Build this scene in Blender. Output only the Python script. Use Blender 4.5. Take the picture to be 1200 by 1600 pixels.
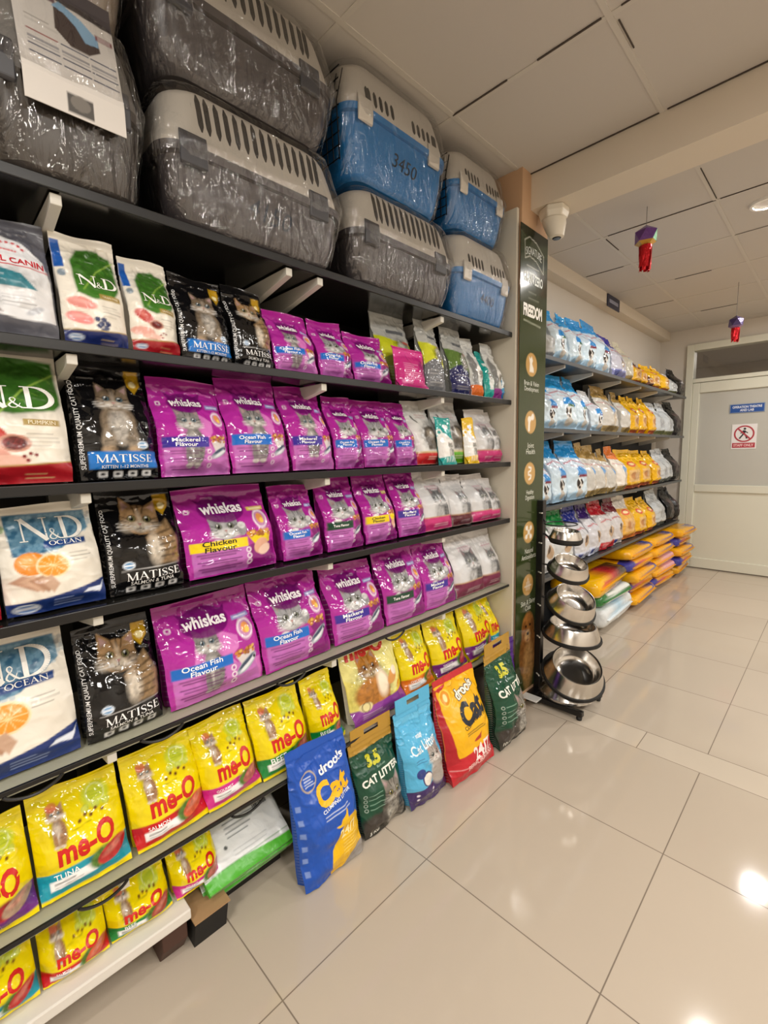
import bpy, bmesh, math, random
import numpy as np
from mathutils import Vector, Matrix

# ------------------------------------------------------------------ camera
scn = bpy.context.scene
COL = scn.collection
for o in list(bpy.data.objects):
    bpy.data.objects.remove(o)
CAM_H = 1.44
F_PX, YAW, PITCH, ROLL = 719.596427, -0.785466643, -0.122254942, -0.0218204434
def cam_axes():
    ca, sa, cb, sb, cc, sc = math.cos(YAW), math.sin(YAW), math.cos(PITCH), math.sin(PITCH), math.cos(ROLL), math.sin(ROLL)
    f = Vector((sa * cb, ca * cb, sb)); r = Vector((ca, -sa, 0)); u = r.cross(f)
    return cc * r + sc * u, -sc * r + cc * u, f
cr, cu, cf = cam_axes()
cam_d = bpy.data.cameras.new('camera'); cam = bpy.data.objects.new('camera', cam_d); COL.objects.link(cam)
cam.matrix_world = Matrix(((cr.x, cu.x, -cf.x, 0), (cr.y, cu.y, -cf.y, 0), (cr.z, cu.z, -cf.z, CAM_H), (0, 0, 0, 1)))
cam_d.sensor_fit = 'VERTICAL'; cam_d.sensor_height = 24; cam_d.lens = F_PX / 1600 * 24
cam_d.clip_start = 0.02
scn.camera = cam
scn.view_settings.view_transform = 'Standard'; scn.view_settings.look = 'None'
scn.view_settings.gamma = 1; scn.view_settings.use_curve_mapping = False
scn.view_settings.exposure = 0.17
scn.cycles.use_denoising = True
scn.cycles.max_bounces = 8; scn.cycles.transparent_max_bounces = 16
scn.cycles.sample_clamp_indirect = 6
scn.cycles.caustics_reflective = False; scn.cycles.caustics_refractive = False
w = bpy.data.worlds.new('world'); scn.world = w; w.use_nodes = True
w.node_tree.nodes['Background'].inputs[0].default_value = (1, .95, .9, 1)
w.node_tree.nodes['Background'].inputs[1].default_value = 0.05
CEIL = 2.83
# downlights of the shop: (x, y, size, watts, shape)
LIGHTS = [(-.42, 3.575, .13, 15, 'DISK'), (-.33, 5.32, .15, 15, 'SQUARE'),
          (1.25, .45, .6, 46, 'SQUARE'), (.45, -1.5, .6, 40, 'SQUARE'), (1.7, 2.0, .22, 26, 'DISK'),
          (-.35, -.45, .16, 12, 'DISK'), (1.7, 3.6, .5, 34, 'SQUARE'), (1.2, 5.4, .3, 22, 'SQUARE')]

# ------------------------------------------------------------------ helpers
def lin(c):
    if not isinstance(c, str): return tuple(c)[:3]
    c = c.lstrip('#'); v = [int(c[i:i + 2], 16) / 255 for i in (0, 2, 4)]
    return tuple(x / 12.92 if x <= .04045 else ((x + .055) / 1.055) ** 2.4 for x in v)
def nd(t, kind, **kw):
    n = t.nodes.new(kind)
    for k, v in kw.items(): setattr(n, k, v)
    return n
_M = {}
def mat(name, col='#808080', rough=.5, metal=0, spec=.5, bump=0, bscale=40, coat=0, attr=None, emit=0, distort=0, trans=0, alpha=1, vary=0):
    if name in _M: return _M[name]
    m = bpy.data.materials.new(name); m.use_nodes = True; t = m.node_tree; b = t.nodes['Principled BSDF']
    c = lin(col)
    b.inputs['Base Color'].default_value = (*c, 1)
    b.inputs['Roughness'].default_value = rough; b.inputs['Metallic'].default_value = metal
    b.inputs['Specular IOR Level'].default_value = spec; b.inputs['Coat Weight'].default_value = coat
    b.inputs['Coat Roughness'].default_value = .08
    b.inputs['Transmission Weight'].default_value = trans
    if emit:
        b.inputs['Emission Color'].default_value = (*c, 1); b.inputs['Emission Strength'].default_value = emit
    if attr:
        a = nd(t, 'ShaderNodeAttribute', attribute_name=attr); t.links.new(a.outputs['Color'], b.inputs['Base Color'])
    if vary:
        tc = nd(t, 'ShaderNodeTexCoord'); nz = nd(t, 'ShaderNodeTexNoise'); nz.inputs['Scale'].default_value = 3; nz.inputs['Detail'].default_value = 5
        t.links.new(tc.outputs['Object'], nz.inputs['Vector'])
        mx = nd(t, 'ShaderNodeMix', data_type='RGBA'); mx.inputs['A'].default_value = (*[x * (1 - vary) for x in c], 1); mx.inputs['B'].default_value = (*[min(1, x * (1 + vary)) for x in c], 1)
        t.links.new(nz.outputs['Fac'], mx.inputs['Factor']); t.links.new(mx.outputs['Result'], b.inputs['Base Color'])
    if bump:
        tc = nd(t, 'ShaderNodeTexCoord'); oi = nd(t, 'ShaderNodeObjectInfo'); ad = nd(t, 'ShaderNodeVectorMath', operation='ADD')
        nz = nd(t, 'ShaderNodeTexNoise'); nz.inputs['Scale'].default_value = bscale; nz.inputs['Detail'].default_value = 3; nz.inputs['Distortion'].default_value = distort
        bp = nd(t, 'ShaderNodeBump'); bp.inputs['Strength'].default_value = bump; bp.inputs['Distance'].default_value = .01
        sc_ = nd(t, 'ShaderNodeVectorMath', operation='SCALE'); sc_.inputs['Scale'].default_value = 1
        cmb = nd(t, 'ShaderNodeCombineXYZ'); mul = nd(t, 'ShaderNodeMath', operation='MULTIPLY'); mul.inputs[1].default_value = 40
        t.links.new(oi.outputs['Random'], mul.inputs[0]); t.links.new(mul.outputs[0], cmb.inputs[0])
        t.links.new(tc.outputs['Object'], ad.inputs[0]); t.links.new(cmb.outputs[0], ad.inputs[1])
        t.links.new(ad.outputs[0], nz.inputs['Vector']); t.links.new(nz.outputs['Fac'], bp.inputs['Height']); t.links.new(bp.outputs['Normal'], b.inputs['Normal'])
    _M[name] = m
    return m
def film_mat(name, base=.05, tint=(1, 1, 1), rough=.12, bump=.9, bscale=16, milky=0.0):
    """thin clear plastic: transparent with a crinkled gloss"""
    if name in _M: return _M[name]
    m = bpy.data.materials.new(name); m.use_nodes = True; t = m.node_tree; t.nodes.clear()
    out = nd(t, 'ShaderNodeOutputMaterial'); mx = nd(t, 'ShaderNodeMixShader'); tr = nd(t, 'ShaderNodeBsdfTransparent'); gl = nd(t, 'ShaderNodeBsdfGlossy')
    tr.inputs['Color'].default_value = (*tint, 1); gl.inputs['Roughness'].default_value = rough
    fr = nd(t, 'ShaderNodeFresnel'); fr.inputs['IOR'].default_value = 1.5
    ad = nd(t, 'ShaderNodeMath', operation='ADD'); ad.inputs[1].default_value = base
    cl = nd(t, 'ShaderNodeMath', operation='MINIMUM'); cl.inputs[1].default_value = .45
    t.links.new(fr.outputs[0], ad.inputs[0]); t.links.new(ad.outputs[0], cl.inputs[0]); t.links.new(cl.outputs[0], mx.inputs[0])
    if bump:
        tc = nd(t, 'ShaderNodeTexCoord'); mp = nd(t, 'ShaderNodeMapping'); mp.inputs['Scale'].default_value = (1, 1.6, .45)
        nz = nd(t, 'ShaderNodeTexNoise'); nz.inputs['Scale'].default_value = bscale; nz.inputs['Detail'].default_value = 4; nz.inputs['Distortion'].default_value = 1.2
        bp = nd(t, 'ShaderNodeBump'); bp.inputs['Strength'].default_value = bump; bp.inputs['Distance'].default_value = .035
        t.links.new(tc.outputs['Object'], mp.inputs[0]); t.links.new(mp.outputs[0], nz.inputs['Vector']); t.links.new(nz.outputs['Fac'], bp.inputs['Height'])
        t.links.new(bp.outputs[0], gl.inputs['Normal'])
    t.links.new(tr.outputs[0], mx.inputs[1]); t.links.new(gl.outputs[0], mx.inputs[2])
    if milky:
        df = nd(t, 'ShaderNodeBsdfDiffuse'); df.inputs['Color'].default_value = (.8, .8, .8, 1)
        m2 = nd(t, 'ShaderNodeMixShader'); m2.inputs[0].default_value = milky
        t.links.new(mx.outputs[0], m2.inputs[1]); t.links.new(df.outputs[0], m2.inputs[2]); t.links.new(m2.outputs[0], out.inputs[0])
    else:
        t.links.new(mx.outputs[0], out.inputs[0])
    _M[name] = m
    return m

class MB:
    """collects simple solids into one mesh"""
    def __init__(s): s.v = []; s.f = []
    def add(s, vs, fs):
        n = len(s.v); s.v += [tuple(v) for v in vs]; s.f += [tuple(i + n for i in f) for f in fs]; return s
    def box(s, x0, x1, y0, y1, z0, z1):
        vs = [(x, y, z) for x in (x0, x1) for y in (y0, y1) for z in (z0, z1)]
        return s.add(vs, [(0, 1, 3, 2), (4, 6, 7, 5), (0, 4, 5, 1), (2, 3, 7, 6), (0, 2, 6, 4), (1, 5, 7, 3)])
    def prism(s, pts, d, axis='x', off=0):
        """polygon (a,b) extruded along axis from off to off+d"""
        n = len(pts)
        def P(a, b, c): return {'x': (c, a, b), 'y': (a, c, b), 'z': (a, b, c)}[axis]
        vs = [P(a, b, off) for a, b in pts] + [P(a, b, off + d) for a, b in pts]
        fs = [tuple(range(n))[::-1], tuple(range(n, 2 * n))] + [(i, (i + 1) % n, n + (i + 1) % n, n + i) for i in range(n)]
        return s.add(vs, fs)
    def tube(s, pts, r, n=8, closed=False):
        pts = [Vector(p) for p in pts]; m = len(pts); vs = []; fs = []
        for i, p in enumerate(pts):
            a = pts[(i - 1) % m] if (i or closed) else p; b = pts[(i + 1) % m] if (i < m - 1 or closed) else p
            d = (b - a).normalized(); up = Vector((0, 0, 1)) if abs(d.z) < .9 else Vector((1, 0, 0))
            e1 = d.cross(up).normalized(); e2 = d.cross(e1)
            for k in range(n):
                t = 2 * math.pi * k / n; vs.append(p + (e1 * math.cos(t) + e2 * math.sin(t)) * r)
        for i in range(m if closed else m - 1):
            j = (i + 1) % m
            for k in range(n): fs.append((i * n + k, i * n + (k + 1) % n, j * n + (k + 1) % n, j * n + k))
        if not closed: fs += [tuple(range(n))[::-1], tuple(range((m - 1) * n, m * n))]
        return s.add(vs, fs)
    def lathe(s, prof, n=48, cap=True):
        vs = []; fs = []
        for r, z in prof:
            for k in range(n): t = 2 * math.pi * k / n; vs.append((r * math.cos(t), r * math.sin(t), z))
        for i in range(len(prof) - 1):
            for k in range(n): fs.append((i * n + k, i * n + (k + 1) % n, (i + 1) * n + (k + 1) % n, (i + 1) * n + k))
        if cap: fs += [tuple(range(n))[::-1], tuple(range((len(prof) - 1) * n, len(prof) * n))]
        return s.add(vs, fs)
    def loft(s, rings, cap=True):
        n = len(rings[0]); vs = [p for r in rings for p in r]; fs = []
        for i in range(len(rings) - 1):
            for k in range(n): fs.append((i * n + k, i * n + (k + 1) % n, (i + 1) * n + (k + 1) % n, (i + 1) * n + k))
        if cap: fs += [tuple(range(n))[::-1], tuple(range((len(rings) - 1) * n, len(rings) * n))]
        return s.add(vs, fs)
    def build(s, name, m, parent=None, smooth=False, bevel=0, angle=40):
        me = bpy.data.meshes.new(name); me.from_pydata(s.v, [], s.f); me.update()
        bm = bmesh.new(); bm.from_mesh(me); bmesh.ops.recalc_face_normals(bm, faces=bm.faces); bm.to_mesh(me); bm.free()
        o = bpy.data.objects.new(name, me); COL.objects.link(o); me.materials.append(m)
        if smooth:
            me.shade_smooth(); me.set_sharp_from_angle(angle=math.radians(angle))
        if bevel:
            b = o.modifiers.new('bevel', 'BEVEL'); b.width = bevel; b.segments = 2; b.limit_method = 'ANGLE'
        if parent: o.parent = parent
        return o
def raw(name, v, f, m, parent=None, cols=None, smooth=True, angle=50):
    me = bpy.data.meshes.new(name); me.from_pydata(v, [], f); me.update()
    o = bpy.data.objects.new(name, me); COL.objects.link(o); me.materials.append(m)
    if cols is not None:
        a = me.color_attributes.new('print', 'FLOAT_COLOR', 'POINT')
        c4 = np.ones((len(v), 4), np.float32); c4[:, :3] = cols; a.data.foreach_set('color', c4.ravel())
    if smooth: me.shade_smooth(); me.set_sharp_from_angle(angle=math.radians(angle))
    if parent: o.parent = parent
    return o
def empty(name, loc=(0, 0, 0), rot=(0, 0, 0)):
    o = bpy.data.objects.new(name, None); COL.objects.link(o); o.empty_display_size = .05
    o.location = loc; o.rotation_euler = rot; return o
def tag(o, label=None, cat=None, group=None, kind=None):
    if label: o['label'] = label
    if cat: o['category'] = cat
    if group: o['group'] = group
    if kind: o['kind'] = kind
    return o
def dup(root):
    r = root.copy(); COL.objects.link(r)
    for ch in root.children:
        c = ch.copy(); COL.objects.link(c); c.parent = r
        for g in ch.children:
            d = g.copy(); COL.objects.link(d); d.parent = c
    return r
ORD = ['first', 'second', 'third', 'fourth', 'fifth', 'sixth', 'seventh', 'eighth', 'ninth', 'tenth', 'eleventh', 'twelfth', 'thirteenth', 'fourteenth', 'fifteenth', 'sixteenth', 'seventeenth']

# noise
def vnoise(x, y, seed, f):
    rs = np.random.RandomState(seed); L = rs.rand(64, 64)
    X = x * f + seed * .37; Y = y * f + seed * .61
    i = np.floor(X).astype(int); j = np.floor(Y).astype(int); a = X - i; b = Y - j
    a = a * a * (3 - 2 * a); b = b * b * (3 - 2 * b)
    g = lambda p, q: L[p % 64, q % 64]
    return (g(i, j) * (1 - a) + g(i + 1, j) * a) * (1 - b) + (g(i, j + 1) * (1 - a) + g(i + 1, j + 1) * a) * b
def ss(a, b, x):
    t = np.clip((x - a) / (b - a), 0, 1); return t * t * (3 - 2 * t)

# ------------------------------------------------------------------ room (structure)
M_wall = mat('wall_paint', '#d7d0c6', .8, spec=.2, bump=.03, bscale=60)
M_beam = mat('beam_paint', '#dacfbe', .75, spec=.25)
M_white = mat('white_powder_coat', '#d8d6cc', .4)
M_cream = mat('cream_door_paint', '#d9d8c8', .4)
M_dark = mat('black_enamel', '#0b0b0c', .35)
M_darkpanel = mat('dark_back_panel', '#17130f', .6)
M_rubber = mat('black_rubber', '#131313', .6)

def floor_material():
    m = bpy.data.materials.new('polished_floor_tile'); m.use_nodes = True; t = m.node_tree; b = t.nodes['Principled BSDF']
    tc = nd(t, 'ShaderNodeTexCoord'); sx = nd(t, 'ShaderNodeSeparateXYZ'); t.links.new(tc.outputs['Object'], sx.inputs[0])
    def math_(op, a, b_=None):
        n = nd(t, 'ShaderNodeMath', operation=op)
        for k, v in enumerate((a, b_)):
            if v is None: continue
            if isinstance(v, (int, float)): n.inputs[k].default_value = v
            else: t.links.new(v, n.inputs[k])
        return n.outputs[0]
    T = .6
    def grid(c, off, shift=None):
        u = math_('DIVIDE', math_('SUBTRACT', c, off), T)
        fr = math_('FRACT', u); d = math_('MINIMUM', fr, math_('SUBTRACT', 1, fr))
        return math_('MULTIPLY', d, T), math_('FLOOR', u)
    X, Y = sx.outputs[0], sx.outputs[1]
    # narrow border strip between y = 2.325 and 2.50; the tiles beyond start again there
    beyond = math_('GREATER_THAN', Y, 2.50); strip = math_('MULTIPLY', math_('GREATER_THAN', Y, 2.322), math_('SUBTRACT', 1, beyond))
    dx, ix = grid(X, -.963); dxs, ixs = grid(math_('ADD', X, .26), -.963)
    dy, iy = grid(Y, .540); dy2, iy2 = grid(Y, 2.50)
    mixf = lambda a, c, f: math_('ADD', math_('MULTIPLY', a, math_('SUBTRACT', 1, f)), math_('MULTIPLY', c, f))
    DY = mixf(dy, dy2, beyond); DY = mixf(DY, math_('MINIMUM', math_('ABSOLUTE', math_('SUBTRACT', Y, 2.325)), math_('ABSOLUTE', math_('SUBTRACT', Y, 2.50))), strip)
    DX = mixf(dx, dxs, strip)
    d = math_('MINIMUM', DX, DY)
    line = math_('SUBTRACT', 1, math_('MULTIPLY', math_('SUBTRACT', d, .0012), 1 / .0012)); n = nd(t, 'ShaderNodeClamp'); t.links.new(line, n.inputs[0]); line = n.outputs[0]
    cmb = nd(t, 'ShaderNodeCombineXYZ'); t.links.new(mixf(ix, ixs, strip), cmb.inputs[0]); t.links.new(mixf(iy, iy2, beyond), cmb.inputs[1]); t.links.new(strip, cmb.inputs[2])
    wn = nd(t, 'ShaderNodeTexWhiteNoise'); t.links.new(cmb.outputs[0], wn.inputs['Vector'])
    nz = nd(t, 'ShaderNodeTexNoise'); nz.inputs['Scale'].default_value = 1.6; nz.inputs['Detail'].default_value = 4; t.links.new(tc.outputs['Object'], nz.inputs['Vector'])
    fac = math_('ADD', math_('MULTIPLY', wn.outputs['Value'], .5), math_('MULTIPLY', nz.outputs['Fac'], .5))
    mx = nd(t, 'ShaderNodeMix', data_type='RGBA'); mx.inputs['A'].default_value = (*lin('#b9ac9b'), 1); mx.inputs['B'].default_value = (*lin('#c6b9a8'), 1)
    t.links.new(fac, mx.inputs['Factor'])
    m3 = nd(t, 'ShaderNodeMix', data_type='RGBA'); t.links.new(math_('MULTIPLY', strip, .6), m3.inputs['Factor']); t.links.new(mx.outputs['Result'], m3.inputs['A']); m3.inputs['B'].default_value = (*lin('#d0c4b2'), 1)
    m2 = nd(t, 'ShaderNodeMix', data_type='RGBA'); t.links.new(math_('MULTIPLY', line, .75), m2.inputs['Factor']); t.links.new(m3.outputs['Result'], m2.inputs['A']); m2.inputs['B'].default_value = (*lin('#5c4f45'), 1)
    t.links.new(m2.outputs['Result'], b.inputs['Base Color'])
    b.inputs['Roughness'].default_value = .075; b.inputs['Specular IOR Level'].default_value = .5
    n2 = nd(t, 'ShaderNodeTexNoise'); n2.inputs['Scale'].default_value = 2.5; t.links.new(tc.outputs['Object'], n2.inputs['Vector'])
    bp = nd(t, 'ShaderNodeBump'); bp.inputs['Strength'].default_value = .03; bp.inputs['Distance'].default_value = .02; t.links.new(n2.outputs['Fac'], bp.inputs['Height']); t.links.new(bp.outputs[0], b.inputs['Normal'])
    return m
def ceiling_material():
    m = bpy.data.materials.new('ceiling_tile'); m.use_nodes = True; t = m.node_tree; b = t.nodes['Principled BSDF']
    b.inputs['Base Color'].default_value = (*lin('#c8c2ba'), 1); b.inputs['Roughness'].default_value = .8; b.inputs['Specular IOR Level'].default_value = .2
    return m
XW, XR, YB, YD = -1.70, 2.6, -2.5, 6.55
ST = dict(kind='structure')
def struct(mb, name, m, **k): return tag(mb.build(name, m, **k), **ST)
struct(MB().box(XW - .1, XR + .1, YB - .1, 10.2, -.1, 0), 'floor', floor_material())
M_ceil = ceiling_material()
struct(MB().box(XW - .1, XR + .1, YB - .1, YD, CEIL, CEIL + .1), 'ceiling', M_ceil)
struct(MB().box(XW - .1, XW, YB, YD, 0, CEIL), 'wall_left', M_wall)
struct(MB().box(XR, XR + .1, YB, YD, 0, CEIL), 'wall_right', M_wall)
struct(MB().box(XW, XR, YB - .1, YB, 0, CEIL), 'wall_behind', M_wall)
struct(MB().box(XW, -1.41, YD, YD + .12, 0, CEIL).box(-.27, XR, YD, YD + .12, 0, CEIL).box(-1.41, -.27, YD, YD + .12, 2.645, CEIL), 'wall_far', M_wall)
# T-bars of the suspended ceiling: thin flat metal strips hung under the tiles
M_tbar = mat('ceiling_grid_paint', '#cac4ba', .6)
tb = MB()
P = .612
for k in range(-1, 7): tb.box(-1.252 + P * k - .010, -1.252 + P * k + .010, YB, 2.325, CEIL - .003, CEIL)
for k in range(-6, 1): tb.box(XW, XR, 1.714 + P * k - .010, 1.714 + P * k + .010, CEIL - .0025, CEIL + .001)
for k in range(-1, 7): tb.box(-1.236 + P * k - .010, -1.236 + P * k + .010, 2.52, YD, CEIL - .003, CEIL)
for k in range(-1, 6): tb.box(-1.60, XR, 3.33 + P * k - .010, 3.33 + P * k + .010, CEIL - .0025, CEIL + .001)
struct(tb, 'trim_ceiling_grid', M_tbar)
# shadow gaps where tiles sit unevenly beside the bars
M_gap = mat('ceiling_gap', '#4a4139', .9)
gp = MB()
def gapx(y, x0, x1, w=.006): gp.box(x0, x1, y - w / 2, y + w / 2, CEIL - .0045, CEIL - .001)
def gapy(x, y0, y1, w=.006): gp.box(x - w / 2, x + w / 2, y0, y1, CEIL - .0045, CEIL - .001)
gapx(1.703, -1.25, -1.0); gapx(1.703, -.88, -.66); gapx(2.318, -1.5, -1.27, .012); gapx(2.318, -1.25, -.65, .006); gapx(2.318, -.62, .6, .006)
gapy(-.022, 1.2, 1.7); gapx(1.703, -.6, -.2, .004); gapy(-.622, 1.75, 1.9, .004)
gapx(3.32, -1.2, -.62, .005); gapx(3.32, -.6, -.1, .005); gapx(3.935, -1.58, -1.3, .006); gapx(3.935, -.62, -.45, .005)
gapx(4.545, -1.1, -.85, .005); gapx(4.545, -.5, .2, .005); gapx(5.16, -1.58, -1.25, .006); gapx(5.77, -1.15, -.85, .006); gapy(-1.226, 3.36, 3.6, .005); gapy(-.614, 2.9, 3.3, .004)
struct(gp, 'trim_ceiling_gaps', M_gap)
struct(MB().box(-1.29, XR, 2.325, 2.52, 2.66, CEIL), 'beam', M_beam)
struct(MB().box(XW, -1.60, 2.52, YD, 2.735, CEIL), 'bulkhead', M_beam)
col_ = struct(MB().box(XW, -1.222, 2.235, 2.512, 0, CEIL), 'column', mat('column_paint', '#c9a482', .7))
# back room seen through the transom
struct(MB().box(-2.4, -2.3, YD + .12, 10, 0, 2.9).box(1.2, 1.3, YD + .12, 10, 0, 2.9).box(-2.4, 1.3, 10, 10.1, 0, 2.9), 'wall_back_room', M_wall)
struct(MB().box(-2.4, 1.3, YD + .12, 10.1, 2.86, 2.95), 'ceiling_back_room', M_ceil)

def area(name, loc, size, watts, shape='DISK', col=(1, .93, .85)):
    l = bpy.data.lights.new(name, 'AREA'); l.shape = shape; l.size = size; l.energy = watts; l.color = col
    o = bpy.data.objects.new(name, l); COL.objects.link(o); o.location = loc; return o
M_fix = mat('light_trim_white', '#e6e2da', .5)
for i, (x, y, s, wt, sh) in enumerate(LIGHTS):
    fx = empty('ceiling_light', (x, y, CEIL))
    tag(fx, ['round recessed downlight in the ceiling past the beam', 'small square downlight near the far door', 'large square light panel over the aisle', 'large square light panel at the aisle start',
             'round downlight just before the beam', 'round downlight near the front shelves', 'square light panel past the beam', 'square light panel by the far wall'][i], 'ceiling light', 'ceiling lights')
    r = s / 2 + .015
    if sh == 'DISK':
        MB().lathe([(r - .015, 0), (r - .015, -.012), (r, -.012), (r + .004, 0)], 40, cap=False).build('trim_ring', M_fix, fx, smooth=True)
    else:
        MB().box(-r, r, -r, -r + .015, -.01, 0).box(-r, r, r - .015, r, -.01, 0).box(-r, -r + .015, -r, r, -.01, 0).box(r - .015, r, -r, r, -.01, 0).build('trim_frame', M_fix, fx)
    a = area('lamp', (0, 0, -.008), s, wt, sh, (1, .955, .89) if i in (2, 3) else (1, .965, .92)); a.parent = fx
brl = area('lamp', (-.6, 8.3, 2.8), .5, 14, 'SQUARE'); 

# ------------------------------------------------------------------ front shelving
SH = dict(a=2.045, b=1.707, c=1.389, d=1.09, e=.728, f=.369)
Y0S, Y1S = -.6, 2.2
M_dglass = mat('smoked_shelf_glass', '#1a1917', .16, spec=.6)
M_brk = mat('bracket_white', '#cfccc2', .45)
def glass_mat():
    m = bpy.data.materials.new('clear_shelf_glass'); m.use_nodes = True; t = m.node_tree; t.nodes.clear()
    out = nd(t, 'ShaderNodeOutputMaterial'); mx = nd(t, 'ShaderNodeMixShader'); tr = nd(t, 'ShaderNodeBsdfTransparent'); gl = nd(t, 'ShaderNodeBsdfGlossy')
    tr.inputs[0].default_value = (.86, .90, .84, 1); gl.inputs['Roughness'].default_value = .06
    fr = nd(t, 'ShaderNodeFresnel'); ad = nd(t, 'ShaderNodeMath', operation='ADD'); ad.inputs[1].default_value = .06
    t.links.new(fr.outputs[0], ad.inputs[0]); t.links.new(ad.outputs[0], mx.inputs[0]); t.links.new(tr.outputs[0], mx.inputs[1]); t.links.new(gl.outputs[0], mx.inputs[2]); df = nd(t, 'ShaderNodeBsdfDiffuse'); df.inputs[0].default_value = (*lin('#d2d0b8'), 1); m2 = nd(t, 'ShaderNodeMixShader'); m2.inputs[0].default_value = .55
    t.links.new(mx.outputs[0], m2.inputs[1]); t.links.new(df.outputs[0], m2.inputs[2]); t.links.new(m2.outputs[0], out.inputs[0])
    return m
M_glass = glass_mat()
def bracket(z, y, root, x0=XW + .045, x1=-1.262, drop=.085):
    MB().prism([(x0, z - .0225), (x1, z - .0225), (x1, z - .046), (x0, z - drop - .03)], .022, 'y', y - .011).build('bracket', M_brk, root, bevel=.002)
SHN = dict(a='top shelf holding the wrapped carriers', b='narrow dark shelf right below the carriers', c='second dark bag shelf at eye height', d='third dark bag shelf, just below eye height', e='fourth bag shelf with clear glass board', f='fifth, lowest glass shelf with yellow bags')
for k, z in SH.items():
    r = empty('display_shelf', (0, 0, 0)); tag(r, SHN[k] , 'shelf', 'display shelves of the front rack')
    gl = k in 'ef'
    MB().box(XW + .05, -1.256, Y0S, Y1S, z - .018, z).build('board', M_glass if gl else M_dglass, r)
    et = MB().box(-1.2558, -1.248, Y0S, Y1S, z - (.011 if gl else .021), z + (.001 if gl else .003)).build('edge_trim', M_dark, r, bevel=.002)
    for y in {'a': (.27, .87, .99, 1.64), 'f': (.27, .99, 1.64)}.get(k, (.27, .99, 1.64)): bracket(z, y, r)
    if gl:   # the black edging hangs in shallow loops below the glass
        for y in ((.11, .39, .80, 1.30) if k == 'e' else (.22, .62)):
            L = MB(); n = 16
            L.tube([(-1.25, y - .055 + .11 * i / n, z - .012 - .022 * math.sin(math.pi * i / n) ** .7) for i in range(n + 1)], .004, 6).build('edge_loop', M_dark, et, smooth=True)
bp = empty('shelf_back_panel', (0, 0, 0)); tag(bp, 'dark back panel with slotted uprights behind the front rack', 'back panel')
MB().box(XW + .012, XW + .03, Y0S, Y1S, 0, 2.80).build('panel', M_darkpanel, bp)
for y in (.27, .99, 1.64): MB().box(XW + .03, XW + .045, y - .015, y + .015, .1, 2.7).build('upright', mat('upright_steel', '#4a4844', .4, metal=.6), bp)
ep = MB().box(XW + .05, -1.232, 2.205, 2.226, 0, 2.64).build('rack_end_panel', mat('end_panel_cream', '#d2cbbb', .55), bevel=.002)
tag(ep, 'tall cream end panel between the front rack and the green banner', 'panel')
br = empty('base_shelf', (0, 0, 0)); tag(br, 'low white base plank on a brown wooden foot', 'shelf')
MB().box(XW + .05, -1.25, Y0S, .425, .119, .15).build('plank', mat('plank_white', '#dedad2', .45), br, bevel=.004)
MB().prism([(-1.66, 0), (-1.30, 0), (-1.262, .06), (-1.262, .118), (-1.66, .118)], .07, 'y', .345).build('foot', mat('foot_brown', '#4a3026', .6, vary=.25), br, bevel=.003)
bx = empty('open_carton', (0, 0, 0)); tag(bx, 'small black carton with a brown cardboard top under the pink bag', 'box')
MB().prism([(-1.60, 0), (-1.268, 0), (-1.243, .098), (-1.60, .098)], .10, 'y', .432).build('carton_body', mat('carton_black', '#131211', .7), bx)
MB().box(-1.60, -1.238, .428, .537, .0985, .103).build('cardboard_top', mat('cardboard', '#a5835c', .8, vary=.1), bx)

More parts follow.
